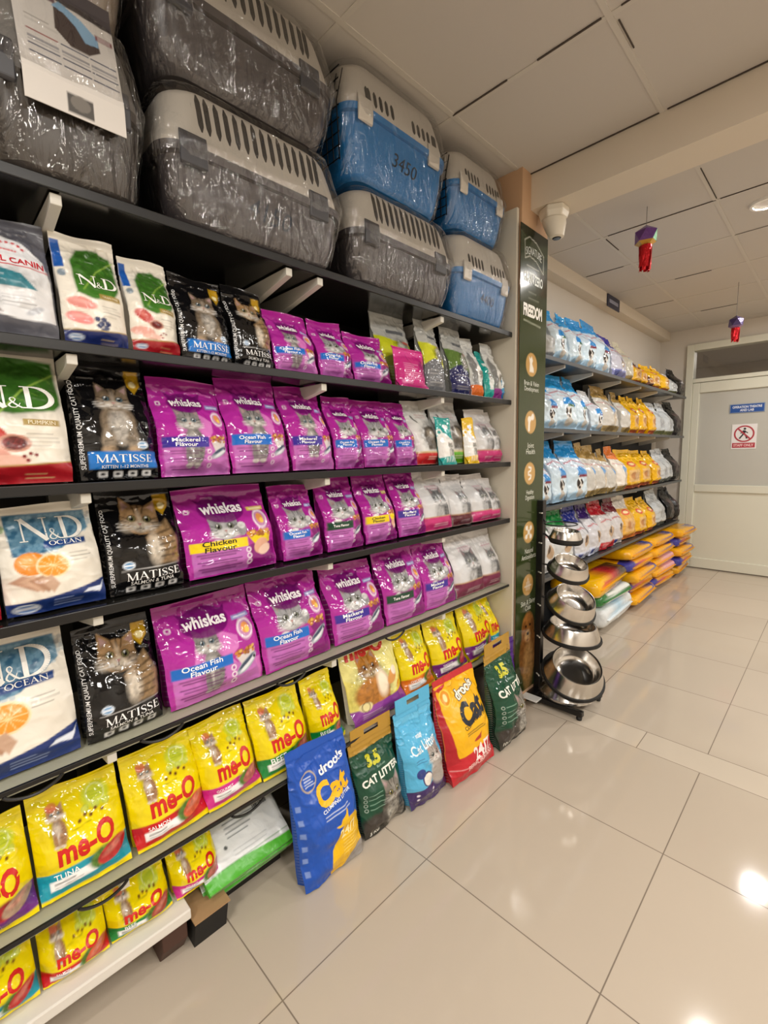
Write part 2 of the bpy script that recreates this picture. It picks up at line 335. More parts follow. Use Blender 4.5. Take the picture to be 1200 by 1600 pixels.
# ------------------------------------------------------------------ print painter
class Cv:
    """paints flat artwork for a printed face on a grid of points; x 0..1, v 0..1, lengths in face widths"""
    def __init__(s, w, h, nx, ny, base):
        s.A = h / w; s.w = w; s.h = h; s.nx = nx; s.ny = ny
        x = np.linspace(0, 1, nx + 1); v = np.linspace(0, 1, ny + 1); s.X, s.V = np.meshgrid(x, v)
        s.C = np.tile(np.array(lin(base)), (ny + 1, nx + 1, 1)); s.base = base; s.side = None; s.seal = None; s.text = []; s.aa = .9 / nx
    def put(s, d, col, a=1, soft=0):
        m = np.clip(.5 - d / (s.aa + soft), 0, 1)[..., None] * a
        c = np.array(lin(col)) if isinstance(col, str) else col
        s.C = s.C * (1 - m) + c * m
    def loc(s, x, v, rot=0):
        dx = s.X - x; dy = (s.V - v) * s.A
        if rot: c, q = math.cos(math.radians(rot)), math.sin(math.radians(rot)); dx, dy = dx * c + dy * q, -dx * q + dy * c
        return dx, dy
    def rect(s, x0, v0, x1, v1, col, a=1, rot=0, rad=0):
        dx, dy = s.loc((x0 + x1) / 2, (v0 + v1) / 2, rot); hx = abs(x1 - x0) / 2 - rad; hy = abs(v1 - v0) * s.A / 2 - rad
        qx = abs(dx) - hx; qy = abs(dy) - hy
        s.put(np.hypot(np.maximum(qx, 0), np.maximum(qy, 0)) + np.minimum(np.maximum(qx, qy), 0) - rad, col, a)
    def ell(s, x, v, rx, ry, col, a=1, soft=0, rot=0):
        dx, dy = s.loc(x, v, rot); s.put((np.sqrt((dx / rx) ** 2 + (dy / ry) ** 2) - 1) * min(rx, ry), col, a, soft)
    def ring(s, x, v, r, wd, col, a=1, sq=1):
        dx, dy = s.loc(x, v); s.put(abs(np.hypot(dx, dy / sq) - r) - wd / 2, col, a)
    def poly(s, pts, col, a=1, soft=0):
        P = [(x, v * s.A) for x, v in pts]; X = s.X; Y = s.V * s.A; d = np.full(X.shape, 9.); sg = np.ones(X.shape)
        for i in range(len(P)):
            (ax, ay), (bx_, by) = P[i - 1], P[i]; ex, ey = bx_ - ax, by - ay; wx, wy = X - ax, Y - ay
            t = np.clip((wx * ex + wy * ey) / (ex * ex + ey * ey + 1e-12), 0, 1); d = np.minimum(d, np.hypot(wx - ex * t, wy - ey * t))
            c = ((ay > Y) != (by > Y)) & (X < (bx_ - ax) * (Y - ay) / (by - ay + 1e-12) + ax); sg = np.where(c, -sg, sg)
        s.put(d * sg, col, a, soft)
    def line(s, pts, wd, col, a=1):
        P = [(x, v * s.A) for x, v in pts]; X = s.X; Y = s.V * s.A; d = np.full(X.shape, 9.)
        for (ax, ay), (bx_, by) in zip(P[:-1], P[1:]):
            ex, ey = bx_ - ax, by - ay; wx, wy = X - ax, Y - ay
            t = np.clip((wx * ex + wy * ey) / (ex * ex + ey * ey + 1e-12), 0, 1); d = np.minimum(d, np.hypot(wx - ex * t, wy - ey * t))
        s.put(d - wd / 2, col, a)
    def above(s, f, col, a=1): s.put((f(s.X) - s.V) * s.A, col, a)
    def below(s, f, col, a=1): s.put((s.V - f(s.X)) * s.A, col, a)
    def lines(s, x0, x1, v, n, dv, col, a=.7, wd=.012):
        rs = random.Random(int(v * 1000) + n)
        for i in range(n): s.line([(x0, v - i * dv), (x0 + (x1 - x0) * rs.uniform(.6, 1), v - i * dv)], wd, col, a)
    def mottle(s, x, v, rx, ry, amt=.35, f=30, seed=3, rot=0):
        dx, dy = s.loc(x, v, rot); m = np.clip(1.2 - np.hypot(dx / rx, dy / ry), 0, .4)[..., None] / .4
        n = vnoise(s.X, s.V * s.A, seed, f)[..., None] * .6 + vnoise(s.X, s.V * s.A, seed + 1, f * 2.3)[..., None] * .4
        s.C = s.C * (1 - m * amt * (1 - n) * 1.6)
    def t(s, txt, x, v, wd, col, ht=None, **k): s.text.append(dict(txt=txt, x=x, v=v, w=wd, col=col, ht=ht, **k))

def cat(c, x, v, r, fur='#97979a', dark='#55555a', light='#dedede', eye='#6d7350', body=None, rot=0, paw=False, seed=1, pupil='#101010'):
    """a photographed cat: head of radius r at (x, v), optional seated body"""
    A = c.A; R = math.radians(rot)
    def q(a, b): return (x + (a * math.cos(R) - b * math.sin(R)) * r, v + (a * math.sin(R) + b * math.cos(R)) * r / A)
    if body == 'sit':
        c.ell(*q(.15, -2.3), .85 * r, 1.75 * r, fur); c.ell(*q(-.1, -2.2), .5 * r, 1.3 * r, light, .85, .3 * r)
        for a in (-.45, .25): c.ell(*q(a, -3.2), .26 * r, .95 * r, fur); c.ell(*q(a, -4.0), .32 * r, .2 * r, light, .9)
        for k in range(6): c.line([q(.55, -1.2 - .4 * k), q(1.0, -1.4 - .4 * k)], .09 * r, dark, .7)
        c.mottle(*q(0, -2.3), 1.1 * r, 2.2 * r, .35, 9 / r * .35, seed)
    if body == 'bust':
        c.ell(*q(.35, -1.75), 1.2 * r, 1.5 * r, fur); c.ell(*q(-.25, -1.6), .62 * r, 1.25 * r, light, .85, .3 * r)
        for k in range(6): c.line([q(.5, -1.0 - .35 * k), q(1.35, -1.15 - .38 * k)], .12 * r, dark, .7)
        c.mottle(*q(.3, -1.7), 1.4 * r, 1.9 * r, .35, 9 / r * .35, seed)
    c.poly([q(-.98, .15), q(-1.02, 1.32), q(-.22, .78)], fur); c.poly([q(.98, .15), q(1.02, 1.32), q(.22, .78)], fur)
    c.poly([q(-.85, .45), q(-.92, 1.1), q(-.45, .75)], '#b9989a', .75); c.poly([q(.85, .45), q(.92, 1.1), q(.45, .75)], '#b9989a', .75)
    c.ell(*q(0, 0), 1.03 * r, .88 * r, fur, rot=rot)
    c.ell(*q(-.68, -.4), .42 * r, .36 * r, light, .6, .2 * r); c.ell(*q(.68, -.4), .42 * r, .36 * r, light, .6, .2 * r)
    for a in (-.28, 0, .28): c.line([q(a * .7, .42), q(a * 1.2, .86)], .085 * r, dark, .85)
    for sgn in (-1, 1):
        for k in range(3): c.line([q(sgn * .62, .02 - .2 * k), q(sgn * 1.02, .16 - .26 * k)], .07 * r, dark, .8)
    c.ell(*q(0, -.42), .44 * r, .34 * r, light, 1, .1 * r); c.ell(*q(0, .15), .13 * r, .45 * r, light, .45, .1 * r)
    c.mottle(x, v, 1.2 * r, 1.2 * r, .3, 12 / r * .35, seed + 5)
    for sgn in (-1, 1):
        c.ell(*q(sgn * .42, .06), .235 * r, .205 * r, '#1d1b1a'); c.ell(*q(sgn * .42, .05), .185 * r, .165 * r, eye)
        c.ell(*q(sgn * .42, .05), .12 * r, .145 * r, pupil); c.ell(*q(sgn * .43 - .05, .15), .05 * r, .05 * r, '#ffffff')
    c.poly([q(-.13, -.2), q(.13, -.2), q(0, -.36)], '#a8716d')
    c.line([q(0, -.36), q(0, -.5), q(-.18, -.58)], .045 * r, '#4d4444', .9); c.line([q(0, -.5), q(.18, -.58)], .045 * r, '#4d4444', .9)
    for sgn in (-1, 1):
        for k in range(3): c.line([q(sgn * .25, -.42 - .05 * k), q(sgn * 1.25, -.28 - .2 * k)], .022 * r, '#f4f4f4', .7)
    if paw:
        c.ell(*q(1.18, -.3), .34 * r, .42 * r, fur, rot=-20); c.ell(*q(1.2, .0), .3 * r, .24 * r, light)
        c.ell(*q(-.75, -1.0), .36 * r, .2 * r, light); c.mottle(*q(1.18, -.3), .4 * r, .5 * r, .3, 40, seed)

# ------------------------------------------------------------------ lettering
def _strokes(pts, wd):
    """polyline with widths -> quads"""
    out = []
    for (p, a), (q, b) in zip(zip(pts[:-1], wd[:-1]), zip(pts[1:], wd[1:])):
        d = Vector((q[0] - p[0], q[1] - p[1])); n = Vector((-d.y, d.x)).normalized()
        out.append([(p[0] - n.x * a / 2, p[1] - n.y * a / 2), (q[0] - n.x * b / 2, q[1] - n.y * b / 2), (q[0] + n.x * b / 2, q[1] + n.y * b / 2), (p[0] + n.x * a / 2, p[1] + n.y * a / 2)])
    return out
def _bar(x0, y0, x1, y1): return [(x0, y0), (x1, y0), (x1, y1), (x0, y1)]
def _sf(x, y, up=1, h=.1): return _bar(x - h, min(y, y + .04 * up), x + h, max(y, y + .04 * up))
def serif_glyph(ch):
    B, T_ = .15, .055
    if ch == 'M': return [_bar(.1, 0, .1 + T_, 1), _bar(.83, 0, .83 + B, 1)] + _strokes([(.13, 1), (.5, .02)], [B, B * .8]) + _strokes([(.5, .02), (.9, 1)], [T_, T_]) + [_sf(.12, 0), _sf(.9, 0, h=.15), _sf(.1, 1, -1), _sf(.94, 1, -1)], 1.08
    if ch == 'A': return _strokes([(.08, 0), (.45, 1)], [T_, T_]) + _strokes([(.41, 1), (.78, 0)], [B, B]) + [_bar(.2, .31, .66, .36), _sf(.09, 0), _sf(.78, 0, h=.14)], .92
    if ch == 'T': return [_bar(.31, 0, .31 + B, 1), _bar(0, .94, .77, 1), _bar(0, .78, .035, 1), _bar(.735, .78, .77, 1), _sf(.385, 0, h=.16)], .82
    if ch == 'I': return [_bar(.12, 0, .12 + B, 1), _sf(.195, 0, h=.15), _sf(.195, 1, -1, h=.15)], .42
    if ch == 'N': return [_bar(.12, 0, .12 + T_, 1), _bar(.86, 0, .86 + T_, 1)] + _strokes([(.14, 1), (.89, 0)], [B * 1.05, B * 1.05]) + [_sf(.14, 0, h=.13), _sf(.12, 1, -1, h=.12), _sf(.89, 1, -1, h=.13)], 1.06
    if ch == 'E': return [_bar(.12, 0, .12 + B, 1), _bar(.05, .95, .62, 1), _bar(.05, 0, .66, .05), _bar(.12, .49, .5, .54), _bar(.585, .8, .62, 1), _bar(.625, 0, .66, .22), _bar(.47, .42, .5, .61)], .74
    if ch == 'O' or ch == 'D':
        n = 24; pts = []; ws = []
        if ch == 'O':
            for i in range(n + 1): a = 2 * math.pi * i / n; pts.append((.48 + .4 * math.cos(a), .5 + .47 * math.sin(a))); ws.append(T_ + (B - T_) * abs(math.cos(a)))
            return _strokes(pts, ws), .98
        for i in range(n + 1): a = -math.pi / 2 + math.pi * i / n; pts.append((.32 + .5 * math.cos(a), .5 + .475 * math.sin(a))); ws.append(T_ + (B * 1.1 - T_) * max(0, math.cos(a)) ** .8)
        return _strokes(pts, ws) + [_bar(.14, 0, .14 + B * .9, 1), _bar(.04, .95, .34, 1), _bar(.04, 0, .34, .05)], .98
    if ch == 'C':
        pts = []; ws = []
        for i in range(21): a = .7 + (2 * math.pi - 1.4) * i / 20; pts.append((.48 + .4 * math.cos(a), .5 + .47 * math.sin(a))); ws.append(T_ + (B - T_) * max(0, -math.cos(a)))
        return _strokes(pts, ws) + [_bar(.74, .7, .78, .95)], .9
    if ch == 'S':
        pts = [(.55, .80), (.47, .92), (.32, .965), (.17, .91), (.10, .77), (.16, .62), (.32, .52), (.48, .42), (.56, .27), (.50, .1), (.33, .035), (.17, .07), (.08, .22)]
        ws = [.03, .05, .05, .07, .11, .14, .15, .14, .11, .07, .05, .05, .03]
        return _strokes(pts, ws) + [_bar(.54, .74, .575, .95), _bar(.055, .05, .09, .28)], .68
    if ch == '&':
        pts = [(.72, .45), (.62, .2), (.45, .04), (.25, .05), (.14, .22), (.24, .42), (.45, .6), (.52, .78), (.42, .94), (.28, .9), (.24, .74), (.36, .5), (.58, .22), (.8, .03)]
        return _strokes(pts, [.04, .05, .06, .08, .1, .09, .06, .05, .05, .06, .08, .11, .12, .1]), .85
    return [], .45
_TC = {}
def text_geo(txt, font='sans', bold=0.0, slant=0):
    """returns 2D triangulated bmesh geometry (verts, faces) with unit width, centred"""
    key = (txt, font, bold, slant)
    if key in _TC: return _TC[key]
    vs, fs = [], []
    if font == 'serif':
        x = 0; hs = {}
        for k, ch in enumerate(txt):
            sc = 1.0
            if '|' in txt: pass
            g, adv = serif_glyph(ch)
            if ch == '&' and len(txt) == 3: sc = .5
            for p in g:
                n = len(vs); vs += [(x + a * sc, b * sc) for a, b in p]; fs.append(tuple(range(n, n + len(p))))
            x += adv * sc * (.86 if len(txt) == 3 else 1.0)
    else:
        cu_ = bpy.data.curves.new('txt', 'FONT'); cu_.body = txt; cu_.align_x = 'CENTER'; cu_.offset = bold; cu_.resolution_u = 3; cu_.shear = slant; cu_.space_line = .85
        ob = bpy.data.objects.new('txt', cu_); me = bpy.data.meshes.new_from_object(ob)
        vs = [(v.co.x, v.co.y) for v in me.vertices]; fs = [tuple(p.vertices) for p in me.polygons]
        bpy.data.objects.remove(ob); bpy.data.curves.remove(cu_); bpy.data.meshes.remove(me)
    a = np.array(vs); lo, hi = a.min(0), a.max(0); a = (a - (lo + hi) / 2) / (hi[0] - lo[0])
    _TC[key] = (a, fs, (hi[1] - lo[1]) / (hi[0] - lo[0])); return _TC[key]
def letter_mat(col, rough=.4):
    return mat('lettering_' + col.strip('#'), col, rough)
def conform(name, txt, F, w, h, x, v, wd, col, ht=None, font='sans', bold=.0, slant=0, rot=0, rise=.0012, parent=None, arc=0, label=None, rough=.35):
    """flat lettering laid onto the surface F(u, v) of a face w by h metres"""
    a, fs, asp = text_geo(txt, font, bold, slant)
    W = wd * w; H = W * asp if ht is None else ht * w
    P = np.stack([a[:, 0] * W, a[:, 1] * (H / asp)], 1)
    bm = bmesh.new(); bv = [bm.verts.new((p[0], p[1], 0)) for p in P]
    for f in fs:
        try: bm.faces.new([bv[i] for i in f])
        except ValueError: pass
    bmesh.ops.triangulate(bm, faces=bm.faces)
    for _ in range(3):
        L = [e for e in bm.edges if e.calc_length() > max(.014, w * .07)]
        if not L: break
        bmesh.ops.subdivide_edges(bm, edges=L, cuts=1); bmesh.ops.triangulate(bm, faces=bm.faces)
    bm.verts.ensure_lookup_table(); P = np.array([(q.co.x, q.co.y) for q in bm.verts]); fs2 = [tuple(q.index for q in f.verts) for f in bm.faces]; bm.free()
    if arc: P = np.stack([P[:, 0], P[:, 1] - arc * (P[:, 0] / (W / 2)) ** 2 * W], 1)
    c, s_ = math.cos(math.radians(rot)), math.sin(math.radians(rot))
    U = x + (P[:, 0] * c - P[:, 1] * s_) / w; V = v + (P[:, 0] * s_ + P[:, 1] * c) / h
    Q = F(U, V, rise)
    o = raw(name, Q.tolist(), fs2, letter_mat(col, rough), parent, smooth=False)
    if label: o['label'] = label
    return o
def flatF(w, h):
    """face in the local YZ plane facing +X, origin at its lower middle"""
    def F(U, V, r): return np.stack([np.full_like(U, r), (U - .5) * w, V * h], 1)
    return F

# ------------------------------------------------------------------ bags
def foil(name, rough, bump, bscale, coat=0): return mat(name, '#888888', rough, spec=.55, bump=bump, bscale=bscale, attr='print', distort=.6, coat=coat)
M_foil = foil('glossy_printed_foil', .11, .55, 15)
M_matte = foil('satin_printed_film', .3, .25, 20)
M_card = mat('printed_card', '#888888', .5, attr='print')
def bag(name, design, w, h, T, nx, seed, mt, gusset=.55, amp=.005, seal=.022, pinch=.03, topw=1.0, crease=1.0, bulge=.85, lean=0):
    """one standing bag; local X is outward, Y along the shelf, Z up; the back lies at X = 0. Returns root, F"""
    hb = h - seal; ny = max(8, int(nx * hb / w)); c = Cv(w, hb, nx, ny, '#888888'); design(c)
    rs = np.random.RandomState(seed); U, V = c.X, c.V; A = c.A
    puff = (1 - abs(2 * U - 1) ** 3.2)
    # belly: full low down, thinning to the seal
    vert = (.72 + .28 * ss(0, .16, V)) * (1 - ss(bulge * .45, 1.0, V)) ** .75
    edge = gusset * (1 - .55 * ss(.5, .95, V)); edge = edge + (.93 - edge) * ss(.20, 0, V)
    D = T * vert * (edge + (1 - edge) * puff)
    # dents and creases
    n1 = vnoise(U, V * A, seed, 3.2) - .5; n2 = vnoise(U, V * A, seed + 7, 7.5) - .5; n3 = 1 - abs(vnoise(U * .8 + V * .25, V * A, seed + 13, 9) - .5) * 4
    n4 = 1 - abs(vnoise(U + .5 * V, V * A * .6, seed + 23, 16) - .5) * 4
    top = ss(.55, .95, V); edg = np.clip(abs(2 * U - 1), 0, 1) ** 2
    D = D + amp * (1.6 * n1 + 1.0 * n2) * (.5 + .5 * puff) + amp * .55 * crease * np.clip(n3, 0, 1) * (.35 + .9 * top + .4 * edg) + amp * .3 * crease * np.clip(n4, 0, 1) * (.3 + top)
    D = np.maximum(D, .0025 + .001 * V)
    half = w / 2 * (1 - .5 * pinch * ss(.12, 0, V) - .35 * pinch * np.sin(math.pi * V) + (topw - 1) * ss(.55, 1, V))
    Yc = (2 * U - 1) * half + (rs.rand() - .5) * .012 * V
    Zc = V * hb - .004 * (1 - puff) * ss(.1, 0, V) * 0
    Dl = lean * ss(.6, 1, V) * w
    P = np.stack([D + Dl, Yc, Zc], -1)
    R, Cn = ny + 1, nx + 1
    side = np.array(lin(c.side or c.base))
    verts = P.reshape(-1, 3).tolist(); cols = [c.C.reshape(-1, 3)]
    idx = lambda j, i: j * Cn + i
    n0 = len(verts); sidev = []
    for j in range(R):
        for sgn, i in ((-1, 0), (1, nx)):
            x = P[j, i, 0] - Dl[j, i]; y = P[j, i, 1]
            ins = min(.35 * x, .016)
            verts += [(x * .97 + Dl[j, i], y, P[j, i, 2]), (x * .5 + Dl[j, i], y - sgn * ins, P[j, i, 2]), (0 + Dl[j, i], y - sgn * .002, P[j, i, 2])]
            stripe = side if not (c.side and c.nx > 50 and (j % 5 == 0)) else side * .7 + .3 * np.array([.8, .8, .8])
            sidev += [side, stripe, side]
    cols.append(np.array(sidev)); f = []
    for j in range(ny):
        for i in range(nx): f.append((idx(j, i), idx(j, i + 1), idx(j + 1, i + 1), idx(j + 1, i)))
        a, b = n0 + 6 * j, n0 + 6 * (j + 1)
        f += [(idx(j + 1, 0), b, a, idx(j, 0)), (b, b + 1, a + 1, a), (b + 1, b + 2, a + 2, a + 1)]
        f += [(idx(j, nx), a + 3, b + 3, idx(j + 1, nx)), (a + 3, a + 4, b + 4, b + 3), (a + 4, a + 5, b + 5, b + 4), (a + 2, b + 2, b + 5, a + 5)]
    f.append(tuple([idx(0, i) for i in range(nx, -1, -1)] + [n0, n0 + 1, n0 + 2, n0 + 5, n0 + 4, n0 + 3]))
    root = empty(name)
    raw('pouch', verts, f, mt, root, np.concatenate(cols))
    # crimped top seal
    k = max(8, nx // 3); sv = []; sf = []; ph = rs.rand() * 6; tl = .012 * (rs.rand() - .5)
    yl, yr = P[ny, 0, 1], P[ny, nx, 1]
    for r in range(4):
        for i in range(k + 1):
            t = i / k; q = r / 3; wav = .003 * math.sin(t * 7 + ph) * q + .0012 * ((r % 2) * 2 - 1)
            zt = hb + seal * q + tl * q * (t - .5) + .003 * math.sin(t * 4.3 + ph * 2) * q
            bx0 = P[ny, int(round(t * nx)), 0]
            for dx in (0, -.0022): sv.append((bx0 * (1 - .3 * q) + wav + dx - .003 * q, yl + (yr - yl) * t, zt - (.002 if r == 0 else 0)))
    W2 = 2 * (k + 1)
    for r in range(3):
        for i in range(k):
            a, b = r * W2 + 2 * i, (r + 1) * W2 + 2 * i
            sf += [(a, a + 2, b + 2, b), (a + 1, b + 1, b + 3, a + 3)]
        for i in (0, k): a, b = r * W2 + 2 * i, (r + 1) * W2 + 2 * i; sf.append((a, b, b + 1, a + 1) if i == 0 else (a, a + 1, b + 1, b))
    for i in range(k): a = 3 * W2 + 2 * i; sf.append((a, a + 2, a + 3, a + 1))
    cs = np.array(lin(c.seal)) if c.seal else None
    rowc = c.C[ny][np.clip((np.arange(k + 1) / k * nx).round().astype(int), 0, nx)]
    sc = np.repeat(np.tile(rowc, (4, 1)) if cs is None else np.tile(cs, (4 * (k + 1), 1)), 2, 0)
    raw('top_seal', sv, sf, mt, root, sc)
    N = np.gradient(P, axis=1); N2 = np.gradient(P, axis=0); Nn = np.cross(N, N2); Nn /= np.linalg.norm(Nn, axis=2, keepdims=True) + 1e-9
    def F(u, v, rise):
        a = np.clip(u, 0, 1) * nx; b = np.clip(v, 0, 1) * ny; i = np.clip(a.astype(int), 0, nx - 1); j = np.clip(b.astype(int), 0, ny - 1); a = (a - i)[:, None]; b = (b - j)[:, None]
        S = lambda G: (G[j, i] * (1 - a) + G[j, i + 1] * a) * (1 - b) + (G[j + 1, i] * (1 - a) + G[j + 1, i + 1] * a) * b
        return S(P) + S(Nn) * rise
    for t in c.text:
        t = dict(t); nm = t.pop('name', 'lettering'); txt = t.pop('txt'); x = t.pop('x'); v = t.pop('v'); wd = t.pop('w'); col = t.pop('col')
        conform(nm, txt, F, w, hb, x, v, wd, col, parent=root, **t)
    return root, F

# ------------------------------------------------------------------ bag artwork
MAG, MAGD, LIL = '#ab2a97', '#6d1268', '#b868b6'
def purple_brand(c, small=False):
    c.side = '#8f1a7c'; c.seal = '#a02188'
    c.poly([(.2, .93), (.27, .80), (.30, .74), (.45, .70), (.60, .74), (.66, .80), (.72, .93), (.60, .88), (.46, .86), (.32, .88)], MAGD, .9)
    c.ell(.46, .80, .25, .15, MAGD, .9)
    c.t('whiskas', .46, .805, .45, '#f4eef4', bold=.03, name='brand_lettering', ht=.115)
def fish(c, x, v, s):
    c.ell(x, v, .16 * s, .055 * s, '#9fa9b6', rot=28); c.ell(x + .01, v - .012, .13 * s, .022 * s, '#dfe4ea', rot=28); c.ell(x - .01, v + .02, .13 * s, .02 * s, '#3c4a63', rot=28)
    c.ell(x + .11 * s, v + .045, .018 * s, .018 * s, '#111111')
def kibble(c, x, v, s, cup):
    c.poly([(x - .15 * s, v), (x + .15 * s, v + .02), (x + .12 * s, v - .10), (x - .06 * s, v - .13)], cup)
    rs = random.Random(int(x * 99))
    for k in range(26):
        a, b = rs.uniform(-.14, .14) * s, rs.uniform(-.01, .075); c.ell(x + a, v + b * (1 - abs(a) * 3), .025 * s, .019 * s, rs.choice(['#9a5a1e', '#c98535', '#7a3f12', '#b56f28', '#dfb05c']))
def purple_bag(flavour, band, kitten=False, txt='#ffffff'):
    def d(c):
        c.C[:] = lin(MAG)
        c.above(lambda x: .93 + 0 * x, '#971d83', .6)
        if kitten:
            c.poly([(.12, .30), (.25, .42), (.30, .62), (.44, .70), (.60, .66), (.74, .58), (.72, .46), (.62, .38), (.70, .28), (.98, .26), (.98, .0), (.05, .0), (.05, .3)], '#d77fc6', .8)
            c.poly([(.05, .0), (.05, .31), (.62, .31), (.9, .26), (.97, 0)], LIL, .75)
            cat(c, .42, .59, .145 * min(1.1, max(.8, c.A / 1.2)), '#8e8a88', '#3c3a3a', '#d8d4d0', '#7d98a8', body='sit', seed=4)
            kibble(c, .80, .36, .85, '#d8d0d0'); fish(c, .80, .24, .95)
        else:
            c.poly([(.62, .0), (.62, .30), (.78, .34), (.98, .32), (.98, 0)], '#7e1570', .9)
            c.rect(.05, .02, .63, .30, LIL, .95)
            cat(c, .42, .57, .205 * min(1.05, max(.74, c.A / 1.2)), '#a5a5a8', '#5b5b60', '#e0e0e0', '#808674', paw=True, seed=3)
            kibble(c, .80, .42, 1, band if flavour.startswith('Ch') else '#7e1570')
            if flavour.startswith('Ch'): c.ell(.80, .28, .10, .075, '#d9a58c', rot=30); c.ell(.84, .23, .09, .05, '#e9c7b4', rot=20)
            else: fish(c, .80, .27, 1.05)
        c.rect(.04, .30, .64, .415, band)
        for k, vv in enumerate((.255, .18, .105)): c.ell(.635, vv, .03, .03, '#f0e6f0'); c.ell(.635, vv, .018, .018, '#a24a9c')
        for k, vv in enumerate((.265, .235, .18, .15, .10, .07)): c.line([(.10 + .03 * (k % 2), vv), (.54 - .06 * (k % 2), vv)], .013, '#5a1458', .85)
        c.ell(.86, .62, .10, .12, '#e8d8e8', .35); c.ring(.86, .62, .09, .02, '#f0e4f0', .8); c.ell(.86, .63, .05, .055, '#e59a58'); c.ell(.88, .60, .03, .03, '#f2d060')
        c.rect(.74, .74, .96, .785, '#8fa4dc' if not flavour.startswith('Ch') else '#e8d83a', .85); c.line([(.77, .763), (.93, .763)], .014, '#ffffff', .6)
        c.rect(.07, .765, .13, .815, '#f2e6f2', .9, rad=.02); c.rect(.085, .775, .115, .805, MAG)
        purple_brand(c)
        a, b = (flavour.split() + [''])[:2]
        c.t(flavour + '\nFlavour' if ' ' in flavour or len(flavour) > 5 else flavour + ' Flavour', .33, .357, .36 if len(flavour) < 9 else .40, txt, bold=.012, name='flavour_lettering', ht=.115 if len(flavour) > 5 else .05)
    return d
def me_o(band, text='', food='#c62f2f', green='#6a9a3c', white=True):
    def d(c):
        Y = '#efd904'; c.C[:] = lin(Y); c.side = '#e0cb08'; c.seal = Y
        c.mottle(.5, .5, .9, .9, .08, 8)
        c.above(lambda x: .96 + 0 * x, '#e3d21c', .6)
        # pale green seal of goodness
        c.ell(.72, .83, .16, .14, '#b9cf3a', .75, .03); c.ring(.72, .84, .10, .014, '#e8efb8', .7)
        for k in range(4): c.line([(.63, .865 - .022 * k), (.81, .875 - .022 * k)], .011, '#7f9d2c', .6)
        for k in range(3): c.ell(.58 + .12 * k, .735, .045, .036, '#cfdc6a', .75); c.ring(.58 + .12 * k, .735, .035, .008, '#97ae3a', .7)
        cat(c, .27, .80, .085, '#b98d66', '#8c5a3a', '#efe2d2', '#9fb0b0', body='sit', seed=2); c.ell(.24, .87, .06, .05, '#d86a52', .75)
        for a, b in ((.50, .655), (.57, .69), (.63, .665), (.69, .705), (.76, .675)): c.ell(a, b, .022, .018, '#6d3a17', rot=30)
        c.line([(.40, .60), (.62, .62)], .008, '#3a3a10', .6)
        # slanting band with its text panel and the food
        c.below(lambda x: .26 + .06 * x, band); c.poly([(.0, .0), (.0, .26), (.12, .265), (.10, .0)], band)
        c.below(lambda x: .035 + .03 * x, Y)
        if white: c.poly([(.11, .10), (.11, .185), (.55, .225), (.60, .13)], '#efefef'); c.line([(.16, .155), (.36, .172)], .018, '#222222', .75); c.line([(.16, .125), (.44, .148)], .008, '#555555', .7)
        c.ell(.66, .235, .14, .10, green, 1, .02, rot=30); c.mottle(.66, .235, .16, .12, .5, 30)
        c.ell(.79, .245, .19, .10, food, rot=22); c.ell(.80, .27, .13, .04, '#e89a86', .6, .02, rot=22); c.mottle(.79, .245, .2, .12, .35, 22, 9)
        if text: c.t(text, .29, .225, (.26 if len(text) < 8 else .32) * min(1, c.A / 1.15), '#f4f4f4', bold=.008, name='flavour_lettering', rot=4)
        c.t('me-O', .53, .455, .64, '#c81a10', bold=.032, slant=.12, name='brand_lettering', ht=.245 * c.A, rot=4)
    return d
def me_o_longhair(c):
    c.C[:] = lin('#efe37a'); c.side = '#cfcabb'; c.seal = '#efe05a'
    c.above(lambda x: .62 - .5 * x, '#f0ea9c', .8); c.below(lambda x: .45 * x - .08, '#ecd312', .9)
    cat(c, .40, .70, .17, '#cf8c3c', '#a5611f', '#e8c894', '#c87a20', body='bust', seed=11); c.ell(.36, .36, .28, .20, '#c98434', 1, .03); c.mottle(.38, .42, .35, .34, .4, 26, 4)
    c.ell(.54, .45, .10, .17, '#f2e4cc', 1, .05); c.ell(.74, .48, .13, .07, '#d29550', rot=40); c.ell(.80, .54, .06, .06, '#f1e6d4')
    c.below(lambda x: .19 + .06 * x, '#8a3f9a'); c.ell(.20, .22, .10, .06, '#e5d9a0'); c.ring(.20, .22, .06, .012, '#5d4420'); c.lines(.14, .66, .12, 3, .03, '#d9b8e0', .7)
    for k in range(3): c.line([(.80 + .05 * k, .30 + .02 * k), (.86 + .05 * k, .36 + .02 * k)], .03, '#e0a020')
    c.t('me-O', .45, .955, .72, '#cf1c12', bold=.045, slant=.12, name='brand_lettering', ht=.22)
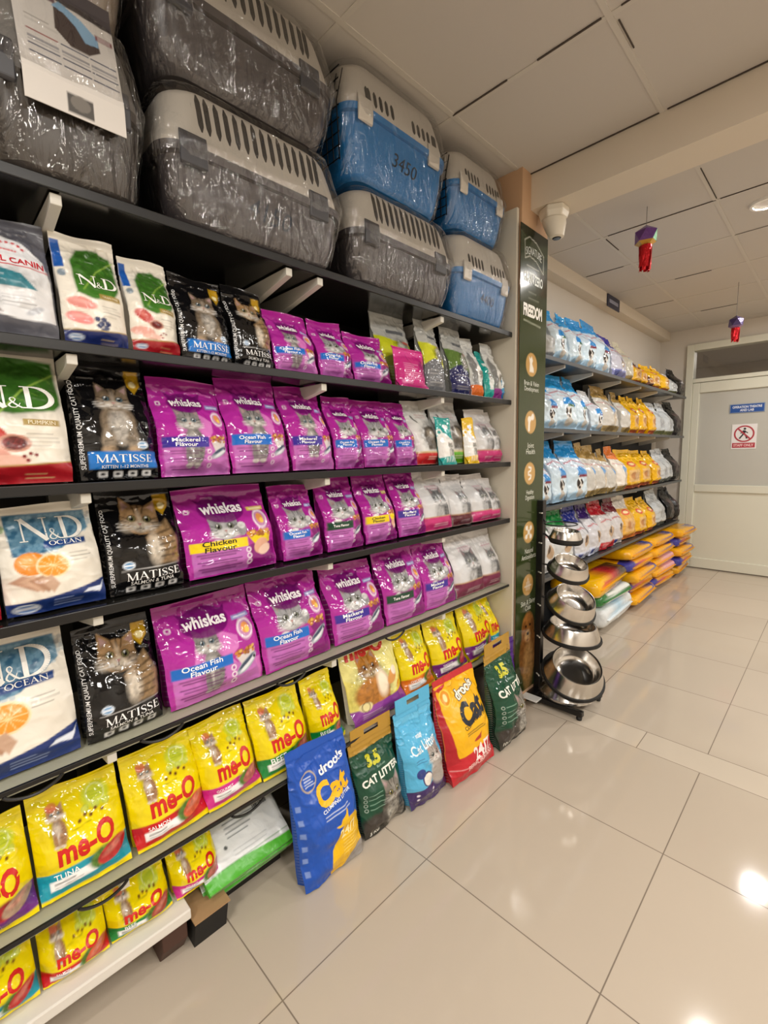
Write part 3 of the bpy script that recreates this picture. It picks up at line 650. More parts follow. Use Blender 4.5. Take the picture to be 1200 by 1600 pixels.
def black_cat(kind):
    def d(c):
        c.C[:] = lin('#0c0c0e'); c.side = '#101012'; c.seal = '#0c0c0e'
        if kind == 'kitten':
            c.ell(.52, .47, .22, .30, '#857562', 1, .03); c.ell(.53, .45, .13, .24, '#cdc6bc', 1, .06)
            cat(c, .52, .70, .20, '#7d6c58', '#352a20', '#c9beb0', '#5f7884', body=None, seed=5, rot=-4)
            for a in (.36, .68): c.ell(a, .33, .085, .16, '#9c8e7c', 1, .02); c.ell(a, .25, .085, .05, '#b99f80', 1, .02); c.line([(a - .05, .32), (a + .05, .33)], .02, '#4c4036', .6)
            c.mottle(.52, .40, .3, .34, .45, 22, 8)
            c.rect(.11, .09, .99, .235, '#1c74c8')
        else:
            cat(c, .50, .74, .24, '#a5835c', '#4d3a26', '#e3d5c0', '#8f8a5a', seed=6, rot=-8)
            c.poly([(.52, .55), (.86, .72), (.97, .5), (.95, .26), (.66, .27), (.58, .40)], '#a98a64', 1, .04); c.ell(.62, .42, .10, .20, '#e6dac8', 1, .06)
            for k in range(5): c.line([(.68, .58 - .06 * k), (.92, .62 - .07 * k)], .03, '#54402a', .7)
            c.mottle(.65, .5, .4, .4, .4, 20, 7)
            c.line([(.16, .238), (.95, .25)], .008, '#c9c9c9')
        c.poly([(.76, 1.0), (.76, .84), (.84, .77), (.95, .86), (.95, 1.0)], '#b08a1c'); c.ell(.85, .87, .05, .05, '#e7dba8')
        c.ell(.80 if kind == 'kitten' else .25, .29, .075, .055, '#dfe8f2'); c.ell(.80 if kind == 'kitten' else .25, .29, .06, .04, '#4f88b8'); c.line([(.2 if kind != 'kitten' else .75, .29), (.3 if kind != 'kitten' else .85, .29)], .018, '#ffffff')
        for k in range(4):
            x = .20 + .19 * k; c.rect(x, .02, x + .12, .068, '#d8d8d8', rad=.015); c.ell(x + .06, .044, .03, .018, '#222222')
        c.t('MATISSE', .55 if kind == 'kitten' else .57, .175, .72, '#f2f2f2', font='serif', name='brand_lettering', ht=.115)
        c.t('KITTEN 1-12 MONTHS' if kind == 'kitten' else 'SALMON & TUNA', .55, .107, .6 if kind == 'kitten' else .58, '#f2f2f2', name='flavour_lettering', bold=.01)
        c.t('SUPERPREMIUM QUALITY CAT FOOD', .055, .48, .78 * c.A, '#d9d9d9', rot=90, name='side_lettering', bold=.008)
    return d
def nd_white(kind):
    def d(c):
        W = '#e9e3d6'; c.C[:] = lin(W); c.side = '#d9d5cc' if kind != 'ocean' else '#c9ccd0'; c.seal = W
        c.mottle(.5, .5, .8, .9, .05, 5)
        if kind == 'ocean':
            c.poly([(.10, 1.0), (.13, .58), (.35, .585), (.60, .62), (.94, .80), (.93, 1.0)], '#3e6f8e')
            for j in range(11):
                for i in range(16):
                    x = .14 + .056 * i + .028 * (j % 2); v = .60 + .036 * j
                    if v > .58 + max(0, (x - .5)) * .5: c.ell(x, v, .026, .024, '#7fa5ba' if (i * 7 + j * 3) % 5 else '#2f5878', .5)
            c.poly([(.43, .635), (.44, .705), (.88, .71), (.87, .65)], '#1d3f7c')
            c.ell(.28, .50, .16, .13, '#e0892e'); c.ell(.25, .53, .08, .06, '#f2b46a', .7, .04); c.ell(.48, .46, .17, .14, '#f3d9ae'); c.ell(.48, .46, .15, .12, '#e8962e')
            for k in range(10):
                a = k * math.pi / 5; c.line([(.48, .46), (.48 + .14 * math.cos(a), .46 + .11 * math.sin(a) / c.A)], .006, '#f7d59a')
            for k in range(4): c.poly([(.05 + .09 * k, .34), (.18 + .09 * k, .40 - .01 * k), (.40 + .04 * k, .33 - .02 * k), (.30 + .05 * k, .22 - .01 * k)], ['#b99078', '#caa58c', '#a98066', '#c2a088'][k], 1, .01)
            c.below(lambda x: .13 + .12 * x ** 2, '#17306e'); c.lines(.45, .75, .11, 3, .03, '#9fb2dd', .6); c.poly([(.74, .13), (.80, .165), (.95, .17), (.99, .22), (.96, .15), (.93, .11), (.84, .13)], '#dfe6f2')
            c.ell(.18, .06, .13, .055, '#dfe8f2'); c.ell(.18, .06, .11, .04, '#3f6fb0'); c.line([(.09, .06), (.27, .065)], .03, '#eef2f8')
            c.lines(.66, .90, .56, 3, .035, '#77736a', .6); c.ell(.06, .86, .05, .05, '#9db089')
            c.t('N&D', .55, .83, .66, '#f4f2ec', font='serif', name='brand_lettering', ht=.30); c.t('OCEAN', .66, .678, .34, '#f4f2ec', font='serif', name='flavour_lettering', ht=.055)
            return
        G = '#3f7426'
        if kind == 'pom_big': c.poly([(.05, .58), (.02, .80), (.16, .95), (.45, 1.02), (.96, .98), (.98, .62), (.9, .56), (.5, .52)], G, 1, .02)
        else: c.poly([(.24, .46), (.24, .80), (.38, .93), (.66, .97), (.90, .90), (.95, .80), (.94, .56), (.82, .46), (.5, .42)], G, 1, .02)
        c.mottle(.6, .74, .42, .4, .35, 12, 5)
        c.line([(.35, .50), (.62, .72), (.95, .88)], .022, '#8fb24a', .8)
        for k in range(5): c.line([(.45 + .1 * k, .58 + .07 * k), (.60 + .08 * k, .56 + .06 * k)], .008, '#7aa03e', .6)
        c.rect(.58, .435, .93, .485, '#a38a4a')
        if kind != 'pom_big': c.rect(.0, .72, .14, 1.0, '#1d55a6'); c.ell(.09, .66, .06, .07, '#7d8b96')
        if kind == 'chick':
            c.ell(.30, .37, .22, .09, '#dd8c84', rot=-8); c.ell(.25, .24, .20, .10, '#e08a86', rot=-15); c.ell(.30, .38, .14, .03, '#efb4ac', .7, .02, rot=-8); c.ell(.22, .26, .12, .03, '#f0b2ac', .7, .02)
            for a, b in ((.50, .24), (.56, .20), (.52, .18), (.60, .24), (.63, .17), (.58, .14), (.66, .21)): c.ell(a, b, .045, .045, '#26305c')
            bot = '#1b2a66'
        else:
            c.ell(.26, .38, .20, .11, '#b83a32', rot=-35); c.ell(.22, .40, .10, .04, '#e08a80', .7, .03, rot=-35)
            c.ell(.48, .30, .15, .10, '#c98f7c'); c.ell(.48, .30, .11, .07, '#8c2a2a'); c.mottle(.48, .3, .12, .08, .6, 40)
            c.ell(.22, .22, .22, .10, '#dda294', rot=-10); c.ell(.40, .17, .2, .06, '#e6b8a8')
            for a, b in ((.55, .20), (.61, .22), (.58, .17), (.66, .21)): c.ell(a, b, .02, .02, '#7e1f22')
            bot = '#a51824'
        c.below(lambda x: .135 + .05 * (x - .2) ** 2 - .0 * x, '#b59a52'); c.below(lambda x: .125 + .05 * (x - .2) ** 2, bot)
        c.ell(.17, .07, .11, .05, '#dfe8f2'); c.ell(.17, .07, .09, .035, '#3f78b0'); c.line([(.1, .07), (.24, .073)], .025, '#eef2f8'); c.lines(.55, .86, .07, 2, .03, '#c9b27a', .7)
        c.lines(.60, .93, .37, 4, .03, '#77736a', .6)
        c.t('N&D', .60 if kind != 'pom_big' else .52, .60 if kind != 'pom_big' else .66, .62 if kind != 'pom_big' else .8, '#f4f2ec', font='serif', name='brand_lettering', ht=.24 if kind != 'pom_big' else .30)
        c.t('GRAIN FREE' if kind != 'pom_big' else 'PUMPKIN', .755, .460, .26, '#f4ead0', name='flavour_lettering')
    return d
def grey_arch(c):
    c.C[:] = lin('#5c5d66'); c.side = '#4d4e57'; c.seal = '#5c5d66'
    c.poly([(.0, .17), (.0, .90), (.35, .92), (.70, .86), (.92, .70), (.97, .50), (.97, .14), (.5, .13)], '#dfe0e2')
    for k in range(7): a = math.radians(150 - 20 * k); c.ell(.52 + .20 * math.cos(a), .74 + .10 * math.sin(a), .022, .022, '#c2202e')
    for k in range(5): c.ell(.44 + .04 * k, .755, .016, .016, '#c2202e')
    c.line([(.02, .60), (.5, .595), (.95, .60)], .018, '#c2202e')
    c.poly([(.0, .40), (.0, .56), (.3, .565), (.6, .52), (.78, .40)], '#2f7f8e'); c.mottle(.35, .48, .5, .2, .3, 14); c.lines(.1, .5, .52, 2, .03, '#e8f0f2', .8)
    c.poly([(.0, .16), (.0, .40), (.16, .42), (.24, .34), (.2, .26), (.34, .17)], '#5d4130', 1, .02); c.mottle(.15, .28, .2, .2, .5, 26)
    c.lines(.36, .75, .33, 4, .03, '#6c6c70', .6); c.ell(.72, .22, .12, .045, '#b9bcc2', rot=30)
    c.t('ROYAL CANIN', .48, .645, .86, '#c2202e', name='brand_lettering', bold=.015, ht=.10)
def white_cat(bot, catcol='#77797c', body=True, seed=1, dark=False, top='#e4e2e2'):
    def d(c):
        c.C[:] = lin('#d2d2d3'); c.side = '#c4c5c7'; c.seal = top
        c.above(lambda x: .84 + 0 * x, top, .8); c.lines(.3, .9, .80, 3, .03, '#b04a78' if not dark else '#8c8f94', .7); c.lines(.4, .85, .70, 3, .025, '#a9abb0', .7)
        c.poly([(.16, .22), (.10, .62), (.3, .68), (.55, .62), (.62, .22)], '#cfd1d4', .8, .03)
        cat(c, .55, .56, .20, catcol, '#3d3f42', '#d6d7d9', '#9aa08a', body='bust' if body else None, seed=seed)
        c.rect(0, 0, 1, .25, '#b9946e'); c.rect(0, 0, 1, .23, bot); c.lines(.3, .85, .11, 2, .035, '#f0d8e0', .7)
    return d
def silhouette_white(bot):
    def d(c):
        c.C[:] = lin('#dcdcda'); c.side = '#cfcfcd'; c.seal = '#d0ccc8'
        c.line([(.28, .70), (.20, .74), (.17, .80)], .05, '#4a4a48'); c.poly([(.40, .24), (.34, .46), (.42, .60), (.62, .64), (.85, .62), (.9, .4), (.86, .24)], '#6d655a', 1, .02); c.mottle(.6, .45, .4, .4, .5, 16)
        c.ell(.60, .50, .16, .12, '#8f8678', 1, .03); c.lines(.35, .85, .83, 3, .028, '#a8504e', .6)
        c.rect(0, 0, 1, .21, '#c9b98a'); c.rect(0, 0, 1, .185, bot); c.lines(.4, .85, .12, 2, .035, '#f2e8d8', .7)
    return d
def slim(col, accent='#f0f0ee'):
    def d(c):
        c.C[:] = lin(accent); c.side = col; c.seal = col
        c.above(lambda x: .62 + .08 * np.sin(x * 6), col); c.ell(.12, .72, .14, .14, accent); c.ell(.12, .72, .07, .07, col); c.ell(.55, .84, .16, .10, '#eef4f2')
        c.lines(.35, .85, .58, 3, .025, '#777777', .7); cat(c, .55, .40, .15, '#a9aaa6', '#56584f', '#dededa', '#8a8f70', body='bust', seed=2)
        c.below(lambda x: .16 + .05 * x, col)
        for k in range(4): c.rect(.22 + .17 * k, .06, .33 + .17 * k, .16 + .02 * k, accent, .5)
    return d
def pink_pouch(c):
    c.C[:] = lin('#c2287e'); c.side = '#a51f6c'; c.seal = '#c2287e'
    c.above(lambda x: .80 + .1 * x, '#d64a98', .8); c.lines(.2, .7, .62, 8, .055, '#f0c0dc', .6, .014); c.ell(.82, .55, .12, .18, '#8c1660', .8, .03); c.rect(.1, .1, .4, .2, '#e8a0cc', .6)
def silver_bag(low, mid):
    def d(c):
        c.C[:] = lin('#b9bbb8'); c.side = '#8d8f8d'; c.seal = '#b9bbb8'
        c.below(lambda x: .70 - .1 * x, mid); c.below(lambda x: .36 + .08 * np.sin(4 * x), low); c.rect(.35, .75, .85, .80, '#50545c', .9); c.lines(.3, .8, .72, 2, .03, '#4a4d52', .6)
        c.ell(.68, .50, .16, .26, '#a7a59c', 1, .04, rot=-12); c.ell(.62, .56, .09, .10, '#d8d6cc', 1, .03); c.mottle(.65, .5, .25, .3, .5, 18); c.ell(.80, .63, .12, .035, '#c0392b', .8)
        c.lines(.15, .85, .28, 6, .04, '#e0e0e0', .55)
    return d
def kibble_white(bot):
    def d(c):
        c.C[:] = lin('#d8dad8'); c.side = '#b9bbb8'; c.seal = '#c9cbc8'
        c.poly([(.1, .2), (.06, .7), (.3, .82), (.5, .6), (.42, .2)], '#6d6f70', .9, .03); c.ell(.62, .45, .22, .26, '#f2f2f0'); c.lines(.4, .8, .7, 3, .03, '#77797c', .6); c.ell(.7, .4, .12, .16, '#9a948a', 1, .04); c.mottle(.7, .4, .2, .2, .5, 20)
        c.rect(0, 0, 1, .2, bot)
    return d
def teal_tall(c):
    c.C[:] = lin('#1d9a94'); c.side = '#167a76'; c.seal = '#1d9a94'
    c.ell(.5, .78, .25, .12, '#e6f2f0'); c.poly([(.3, .2), (.36, .55), (.6, .62), (.75, .5), (.7, .2)], '#dfe6e4', 1, .03); cat(c, .52, .5, .18, '#9b9d9a', '#4b4d4b', '#dedede', seed=3); c.rect(0, 0, 1, .14, '#23b3ac')
def blue_slim(c):
    c.C[:] = lin('#5aa9d6'); c.side = '#3f88b6'; c.seal = '#5aa9d6'; c.poly([(.2, .25), (.2, .6), (.8, .72), (.9, .3)], '#e9f0f4'); c.rect(0, 0, 1, .16, '#2276b4'); c.ell(.5, .82, .3, .12, '#eaf2f6')
def red_sliver(c):
    c.C[:] = lin('#1a1416'); c.side = '#15100f'; c.seal = '#1a1416'; c.below(lambda x: .25 + .1 * x, '#a8202c'); c.ell(.6, .6, .3, .3, '#4a3630', 1, .05); c.lines(.3, .9, .45, 3, .05, '#cfcfcf', .6)

# ------------------------------------------------------------------ rows of bags on the front rack
WO, WM, WT, WC = ('Ocean Fish', '#1668c4'), ('Mackerel', '#3a2a94'), ('Tuna', '#123f2c'), ('Chicken', '#e9cf10')
BLK = '#1a1208'
DES = dict(
    royal=(grey_arch, 'grey-white bag with a red crown'), ndchick=(nd_white('chick'), 'cream bag with green leaf and blueberries'), ndpom=(nd_white('pom'), 'cream bag with green leaf, red base'),
    ndpombig=(nd_white('pom_big'), 'large cream bag with green leaf and pomegranate'), matkit=(black_cat('kitten'), 'small black kitten bag, blue band'), matad=(black_cat('adult'), 'small black bag with a tabby cat'),
    matkitbig=(black_cat('kitten'), 'large black bag with kitten, blue band'), matadbig=(black_cat('adult'), 'large black bag with a big tabby head'),
    whoceanK=(purple_bag(*WO, kitten=True), 'magenta kitten bag with blue band'), whmackK=(purple_bag(*WM, kitten=True), 'magenta kitten bag, violet band'), whmackK2=(purple_bag(*WM, kitten=True), 'magenta kitten bag with violet band'),
    whmini=(purple_bag(*WO), 'little magenta bag with blue band'), whoceanA=(purple_bag(*WO), 'magenta bag with grey cat face, blue band'), whtunaA=(purple_bag(*WT), 'magenta bag with dark green tuna band'),
    whchickA=(purple_bag('Chicken', '#e9cf10', txt=BLK), 'magenta bag with yellow chicken band'), whmackA=(purple_bag(*WM), 'magenta bag with grey cat, violet band'),
    pinkp=(pink_pouch, 'short hot-pink pouch'), limesil=(silver_bag('#7d8a36', '#c9cf2a'), 'tall silver-lime bag behind pink pouch'), limegry=(silver_bag('#6d7076', '#d0d436'), 'silver, lime and grey bag'), navysil=(silver_bag('#1f2358', '#5c7a3a'), 'silver bag with navy lower half'),
    orangew=(kibble_white('#d8691e'), 'white-grey bag with orange base'), tealp=(teal_tall, 'narrow teal pouch'), purplew=(kibble_white('#8a2a86'), 'white bag with a purple base'), bluew=(blue_slim, 'narrow blue and white pouch'),
    redw=(silhouette_white('#c01a22'), 'white bag with dark cat and red base'), greenw=(silhouette_white('#5aa81c'), 'white bag with dark cat and green base'), tealp2=(slim('#159a98'), 'slim teal pouch before white bags'), yellp=(slim('#e3b81c'), 'slim yellow pouch before white bags'),
    pinkw=(white_cat('#c02a72', seed=4), 'white bag with grey cat and pink base'), darkw=(white_cat('#5a1f2c', seed=5, dark=True), 'white bag with dark maroon base'), maroonw=(white_cat('#6e1c40', seed=6), 'white bag with kitten and maroon base'), redsliv=(red_sliver, 'dark bag with a red base'), ndocean=(nd_white('ocean'), 'cream and blue bag with halved orange'),
    meoTuna=(me_o('#1295ab', 'TUNA'), 'yellow bag with a teal band'), meoSalm=(me_o('#c3161e', 'SALMON', '#e0623a'), 'yellow bag with red band and salmon'), meoGour=(me_o('#c92a86', 'GOURMET', '#c46a62'), 'yellow bag with pink band'),
    meoGreen=(me_o('#15803a', 'BEEF', '#b3503c'), 'yellow bag with green band'), meoPurp=(me_o('#6b2a80', '', '#b79a80', '#c3202c', white=False), 'yellow bag with a purple corner'), meoOran=(me_o('#e0781e', 'CHICKEN', '#d88a4a'), 'yellow bag with orange band'), meoPlum=(me_o('#6d2a78', 'SEAFOOD', '#c23a4a'), 'yellow bag with plum band'),
    meoCat=(me_o_longhair, 'large pale-yellow bag with ginger cat'))
ROWS = [
    ('b', 'royal', 0.105, 0.259, 0.277), ('b', 'ndchick', 0.267, 0.404, 0.278), ('b', 'ndpom', 0.409, 0.53, 0.262), ('b', 'matkit', 0.531, 0.681, 0.247),
    ('b', 'matad', 0.686, 0.821, 0.251), ('b', 'whoceanK', 0.828, 0.994, 0.209), ('b', 'whmini', 0.999, 1.157, 0.214), ('b', 'whmini', 1.163, 1.356, 0.194),
    ('b', 'pinkp', 1.367, 1.553, 0.163), ('b', 'limesil', 1.356, 1.561, 0.338), ('b', 'limegry', 1.57, 1.705, 0.331), ('b', 'navysil', 1.753, 1.906, 0.325),
    ('b', 'orangew', 1.906, 2.012, 0.295), ('b', 'tealp', 2.023, 2.106, 0.243), ('b', 'purplew', 2.112, 2.239, 0.29), ('b', 'bluew', 2.246, 2.32, 0.239),
    ('c', 'ndpombig', 0.058, 0.26, 0.312), ('c', 'matkitbig', 0.272, 0.452, 0.307), ('c', 'whmackK', 0.453, 0.656, 0.279), ('c', 'whoceanK', 0.657, 0.864, 0.3),
    ('c', 'whmackK2', 0.87, 1.054, 0.294), ('c', 'whoceanA', 1.06, 1.199, 0.272), ('c', 'whoceanA', 1.202, 1.377, 0.271), ('c', 'whoceanA', 1.377, 1.505, 0.27),
    ('c', 'redw', 1.509, 1.678, 0.289), ('c', 'greenw', 1.688, 1.891, 0.306), ('c', 'tealp2', 1.641, 1.751, 0.216), ('c', 'yellp', 1.837, 1.935, 0.222),
    ('c', 'pinkw', 1.946, 2.142, 0.275), ('c', 'pinkw', 2.149, 2.329, 0.267), ('d', 'redsliv', 0.015, 0.097, 0.249), ('d', 'ndocean', 0.102, 0.302, 0.25),
    ('d', 'matadbig', 0.309, 0.497, 0.275), ('d', 'whchickA', 0.506, 0.799, 0.265), ('d', 'whoceanA', 0.819, 0.987, 0.254), ('d', 'whtunaA', 1.008, 1.184, 0.274),
    ('d', 'whchickA', 1.191, 1.376, 0.277), ('d', 'whmackA', 1.388, 1.564, 0.29), ('d', 'pinkw', 1.542, 1.754, 0.274), ('d', 'darkw', 1.759, 1.919, 0.252),
    ('d', 'pinkw', 1.925, 2.115, 0.244), ('d', 'pinkw', 2.122, 2.322, 0.22), ('e', 'ndocean', -0.036, 0.217, 0.307), ('e', 'matadbig', 0.223, 0.41, 0.284),
    ('e', 'whoceanK', 0.425, 0.725, 0.294), ('e', 'whoceanA', 0.726, 1.004, 0.308), ('e', 'whmackA', 1.022, 1.284, 0.29), ('e', 'whtunaA', 1.299, 1.548, 0.319),
    ('e', 'whmackA', 1.548, 1.781, 0.312), ('e', 'maroonw', 1.781, 2.03, 0.318), ('e', 'maroonw', 2.042, 2.23, 0.304), ('f', 'meoPurp', -0.075, 0.097, 0.236),
    ('f', 'meoTuna', 0.099, 0.301, 0.247), ('f', 'meoSalm', 0.308, 0.514, 0.249), ('f', 'meoGour', 0.507, 0.692, 0.254), ('f', 'meoGreen', 0.692, 0.903, 0.258),
    ('f', 'meoGreen', 0.91, 1.053, 0.25), ('f', 'meoCat', 1.101, 1.403, 0.303), ('f', 'meoOran', 1.406, 1.603, 0.288), ('f', 'meoPlum', 1.622, 1.868, 0.277),
    ('f', 'meoPlum', 1.879, 2.135, 0.299), ('f', 'meoTuna', 2.142, 2.3, 0.296), ('g', 'meoTuna', -0.075, 0.08, 0.163), ('g', 'meoSalm', 0.084, 0.231, 0.135),
    ('g', 'meoGreen', 0.233, 0.394, 0.129), ('g', 'meoGour', 0.4, 0.543, 0.145),]
ROWN = dict(b='shelf under the carriers', c='second bag shelf', d='third bag shelf', e='fourth bag shelf', f='upper yellow-bag shelf', g='lowest plank')
ZR = dict(SH); ZR['g'] = .15
TILT = dict(b=5, c=5, d=6, e=7, f=11, g=11)
cnt = {}
for n, (row, des, y0, y1, h) in enumerate(ROWS):
    k = cnt.get(row, 0); cnt[row] = k + 1
    dz, desc = DES[des]
    wd = (y1 - y0) * .985
    front = des in ('tealp2', 'yellp', 'pinkp'); back = des in ('limesil', 'redw', 'greenw') and False
    meo = des.startswith('meo'); glossy = not (des in ('pinkw', 'darkw', 'maroonw', 'redw', 'greenw', 'royal') or des.startswith('nd'))
    T = .045 if front else (.075 if meo else .085)
    if row == 'b': T = .07
    if front: T = .034
    xf = -1.29 if row in 'bcd' else -1.297
    if row == 'f': xf = -1.277
    if row == 'g': xf = -1.285
    if row == 'e': xf = -1.287
    if y1 > 2.19: y0, y1 = y0 - (y1 - 2.19) * .6, 2.19; wd = min(wd, y1 - y0)
    if des == 'limesil': xf -= .05
    if front: xf = -1.262
    if des in ('redw', 'greenw'): xf = -1.305
    px = 720 * wd / math.hypot(1.28, (y0 + y1) / 2) * .85
    nx = int(max(26, min(120, px * .75)))
    h2 = min(h, {'b': .335, 'c': .312, 'd': .285, 'e': .325, 'f': .32, 'g': .2}[row])
    root, F = bag('cat_food_bag', dz, wd, h2, T, nx, 100 + n * 17, M_foil if glossy else M_matte,
                  gusset=.12 if front else (.35 if meo else .62), amp=.003 if front else .006, seal=.014 if meo else (.012 if front else .02), pinch=.02 if meo else .03, crease=1.3 if des.startswith('wh') else 1.0)
    t = TILT[row] + random.Random(n).uniform(-1, 1)
    root.rotation_euler = (0, -math.radians(t), math.radians(random.Random(n + 50).uniform(-2, 2)))
    root.location = (xf - T * .80, (y0 + y1) / 2, ZR[row] + .001)
    tag(root, f'{desc}, {ORD[k]} from left on the {ROWN[row]}', 'pet food bag', f'cat food bags on the {ROWN[row]}')

# ------------------------------------------------------------------ pet carriers on the top shelf
M_film = film_mat('crinkled_stretch_film', .05, rough=.06, bump=1.0, bscale=13)
def rrect(hx, hy, r, z, n=7, cx=0, cy=0):
    pts = []; r = min(r, hx * .95, hy * .95)
    for k, (sx, sy) in enumerate(((1, 1), (-1, 1), (-1, -1), (1, -1))):
        for i in range(n + 1):
            a = math.pi / 2 * (k + i / n); pts.append((cx + sx * (hx - r) + r * math.cos(a), cy + sy * (hy - r) + r * math.sin(a), z))
    return pts
def carrier(label, loc, L, D, H, tub, top, slots, seed, latch='#3a3a3e', price=None, yaw=0, rim=.52, group='wrapped pet carriers on the top shelf', topin=.80, slotrow=(.60, .88), split=None, door=False, film=True):
    """long side along local Y, front along +X"""
    root = empty('pet_carrier', loc, (0, 0, math.radians(yaw))); tag(root, label, 'pet carrier', group)
    hx, hy = D / 2, L / 2; r = .07
    mt = mat('carrier_tub_' + tub.strip('#'), tub, .38); ms = mat('carrier_shell_' + top.strip('#'), top, .42)
    zr = rim * H
    MB().loft([rrect(hx * .74, hy * .80, r * .8, 0), rrect(hx * .80, hy * .85, r, .012), rrect(hx * .85, hy * .89, r, zr * .25), rrect(hx * .90, hy * .93, r, zr * .55), rrect(hx * .93, hy * .95, r, zr * .84), rrect(hx * .94, hy * .955, r, zr - .022)]).build('tub', mt, root, smooth=True)
    MB().loft([rrect(hx * .94, hy * .955, r, zr - .024), rrect(hx * .99, hy * .985, r, zr - .020), rrect(hx, hy * .99, r, zr - .004), rrect(hx, hy * .99, r, zr), rrect(hx * .95, hy * .96, r, zr + .001)]).build('rim', mt, root, smooth=True)
    def prof(q):   # section of the upper shell at height fraction q
        k = 1 - (1 - topin) * q ** 1.3 - .10 * max(0, (q - .82) / .18) ** 2
        ky = 1 - (1 - topin) * .55 * q ** 1.2 - .07 * max(0, (q - .82) / .18) ** 2
        return hx * .965 * k, hy * .965 * ky
    rings = []
    for q in (0, .15, .35, .6, .8, .9, .96, 1.0):
        a, b = prof(q); rings.append(rrect(a, b, r * (1 + .2 * q), zr + .001 + (H - zr) * (q if q < 1 else 1)))
    a, b = prof(1); rings.append(rrect(a * .9, b * .93, r, H + .006)); rings.append(rrect(a * .4, b * .5, r, H + .010))
    MB().loft(rings).build('upper_shell', ms, root, smooth=True)
    # row of vent slots following the front wall of the shell
    md = mat('vent_dark', '#2a2622', .7); q0, q1 = slotrow
    ys = [(-.5 + (i + .5) / slots) * L * .78 for i in range(slots)]
    if split: ys = [y for y in ys if abs(y) > split]
    for y in ys:
        P = []; n = 6; wd = L * .78 / slots * .26
        lim = prof(q1)[1] - r * 1.05
        yy = max(-lim, min(lim, y)) if abs(y) > lim else y
        qa = q0 + .02 * math.sin(y * 9); ring0 = []; ring1 = []
        for i in range(n + 1):
            q = qa + (q1 - qa) * i / n; x = prof(q)[0]; z = zr + (H - zr) * q
            t = i / n; wv = wd * (math.sqrt(max(0, 1 - abs(2 * t - 1) ** 6)) * .8 + .2)
            ring0.append([(x - .004, yy - wv, z), (x + .0012, yy - wv, z), (x + .0012, yy + wv, z), (x - .004, yy + wv, z)])
        MB().loft(ring0).build('vent_slot', md, root)
    ml = mat('latch_' + latch.strip('#'), latch, .4)
    for y in (-L * .36, L * .30):
        MB().prism([(hx * .955, zr - .052), (hx * .995, zr - .046), (hx * 1.012, zr - .01), (hx * .985, zr + .028), (hx * .955, zr + .03)], L * .12, 'y', y - L * .06).build('latch', ml, root, bevel=.004)
        # (profile given as x, z)
    MB().tube([(0, -L * .16, H + .001), (0, -L * .14, H + .008), (0, 0, H + .009), (0, L * .14, H + .008), (0, L * .16, H + .001)], .009, 10).build('carry_handle', mt if latch == '#3a3a3e' else ms, root, smooth=True)
    if door:   # wire door in the near end
        g = MB(); yy = -hy * .985
        for i in range(9): x = -hx * .7 + hx * 1.4 * i / 8; g.tube([(x, yy - .004, zr * .18), (x, yy - .012, zr), (x, yy * .93, H * .86)], .0022, 5)
        for i in range(8): z = zr * .2 + (H * .86 - zr * .2) * i / 7; y_ = yy - .006 if z < zr else yy - .012 + (.07 * -yy) * (z - zr) / (H - zr); g.tube([(-hx * .72, y_, z), (hx * .72, y_, z)], .0022, 5)
        g.build('wire_door', mat('door_wire_black', '#141416', .4, metal=.5), root, smooth=True)
    if price:
        x0, x1 = hx * .865, hx * .935; sl = (x1 - x0) / (zr * .6)
        def F(U, V, rise):
            z = V * zr; k = np.interp(z / zr, [0, .04, .25, .55, .84, 1], [.74, .80, .85, .90, .93, .94]); return np.stack([hx * k + .0015, (U - .5) * L, z], 1)
        conform('price_marking', price, F, L, zr, .52, .52, .24, '#1b2a3a', parent=root, rot=-3, slant=.2, label='price written by hand')
    if film:
        rs = np.random.RandomState(seed); rg = []
        zs = [(-.002, .77, .82), (.012, .845, .885), (zr * .3, .90, .925), (zr * .6, .945, .965), (zr * .9, 1.0, 1.0), (zr + .012, 1.035, 1.018), (zr + (H - zr) * .4, .97, .97), (zr + (H - zr) * .75, .915, .935), (H * .97, .86, .90), (H + .012, .70, .80)]
        zz = np.linspace(0, len(zs) - 1, 46); za = np.array(zs)
        for k, q in enumerate(zz):
            i = min(int(q), len(zs) - 2); f = q - i; z, a, b = za[i] * (1 - f) + za[i + 1] * f
            ring = rrect(hx * a, hy * b, r * 1.05, z, 7)
            full = []
            for p, q2 in zip(ring, ring[1:] + ring[:1]):
                m = max(1, int(math.dist(p, q2) / .02))
                for s in range(m): full.append(tuple(p[c] + (q2[c] - p[c]) * s / m for c in range(3)))
            rg.append(full)
        m0 = min(len(x) for x in rg)
        out = []
        for k, full in enumerate(rg):
            A_ = np.array(full); A_ = A_[np.linspace(0, len(A_) - 1, 110).astype(int)]
            th = np.linspace(0, 1, 110, endpoint=False)
            n = (vnoise(th * 8, np.full(110, k * .10), seed, 2.2) - .5) + .5 * (vnoise(th * 20, np.full(110, k * .16), seed + 3, 1.7) - .5) + .22 * (vnoise(th * 60, np.full(110, k * .5), seed + 9, 1.0) - .5)
            s_ = 1 + np.maximum(.004, .012 + .030 * n)[:, None]
            A_[:, :2] *= s_; A_[:, 2] += .004 * n; out.append([tuple(p) for p in A_])
        MB().loft(out, cap=False).build('stretch_film', M_film, root, smooth=True, angle=14)
    return root
GT, GS, BT, BS = '#454041', '#b9b2a7', '#1f74b6', '#c8c2b8'
ZT = SH['a'] + .004
XC = -1.245 - .165
carrier('dark grey wrapped carrier, second from left on the top shelf', (XC, .79, ZT), .60, .37, .35, GT, GS, 17, 5, price='4150', slotrow=(.30, .88))
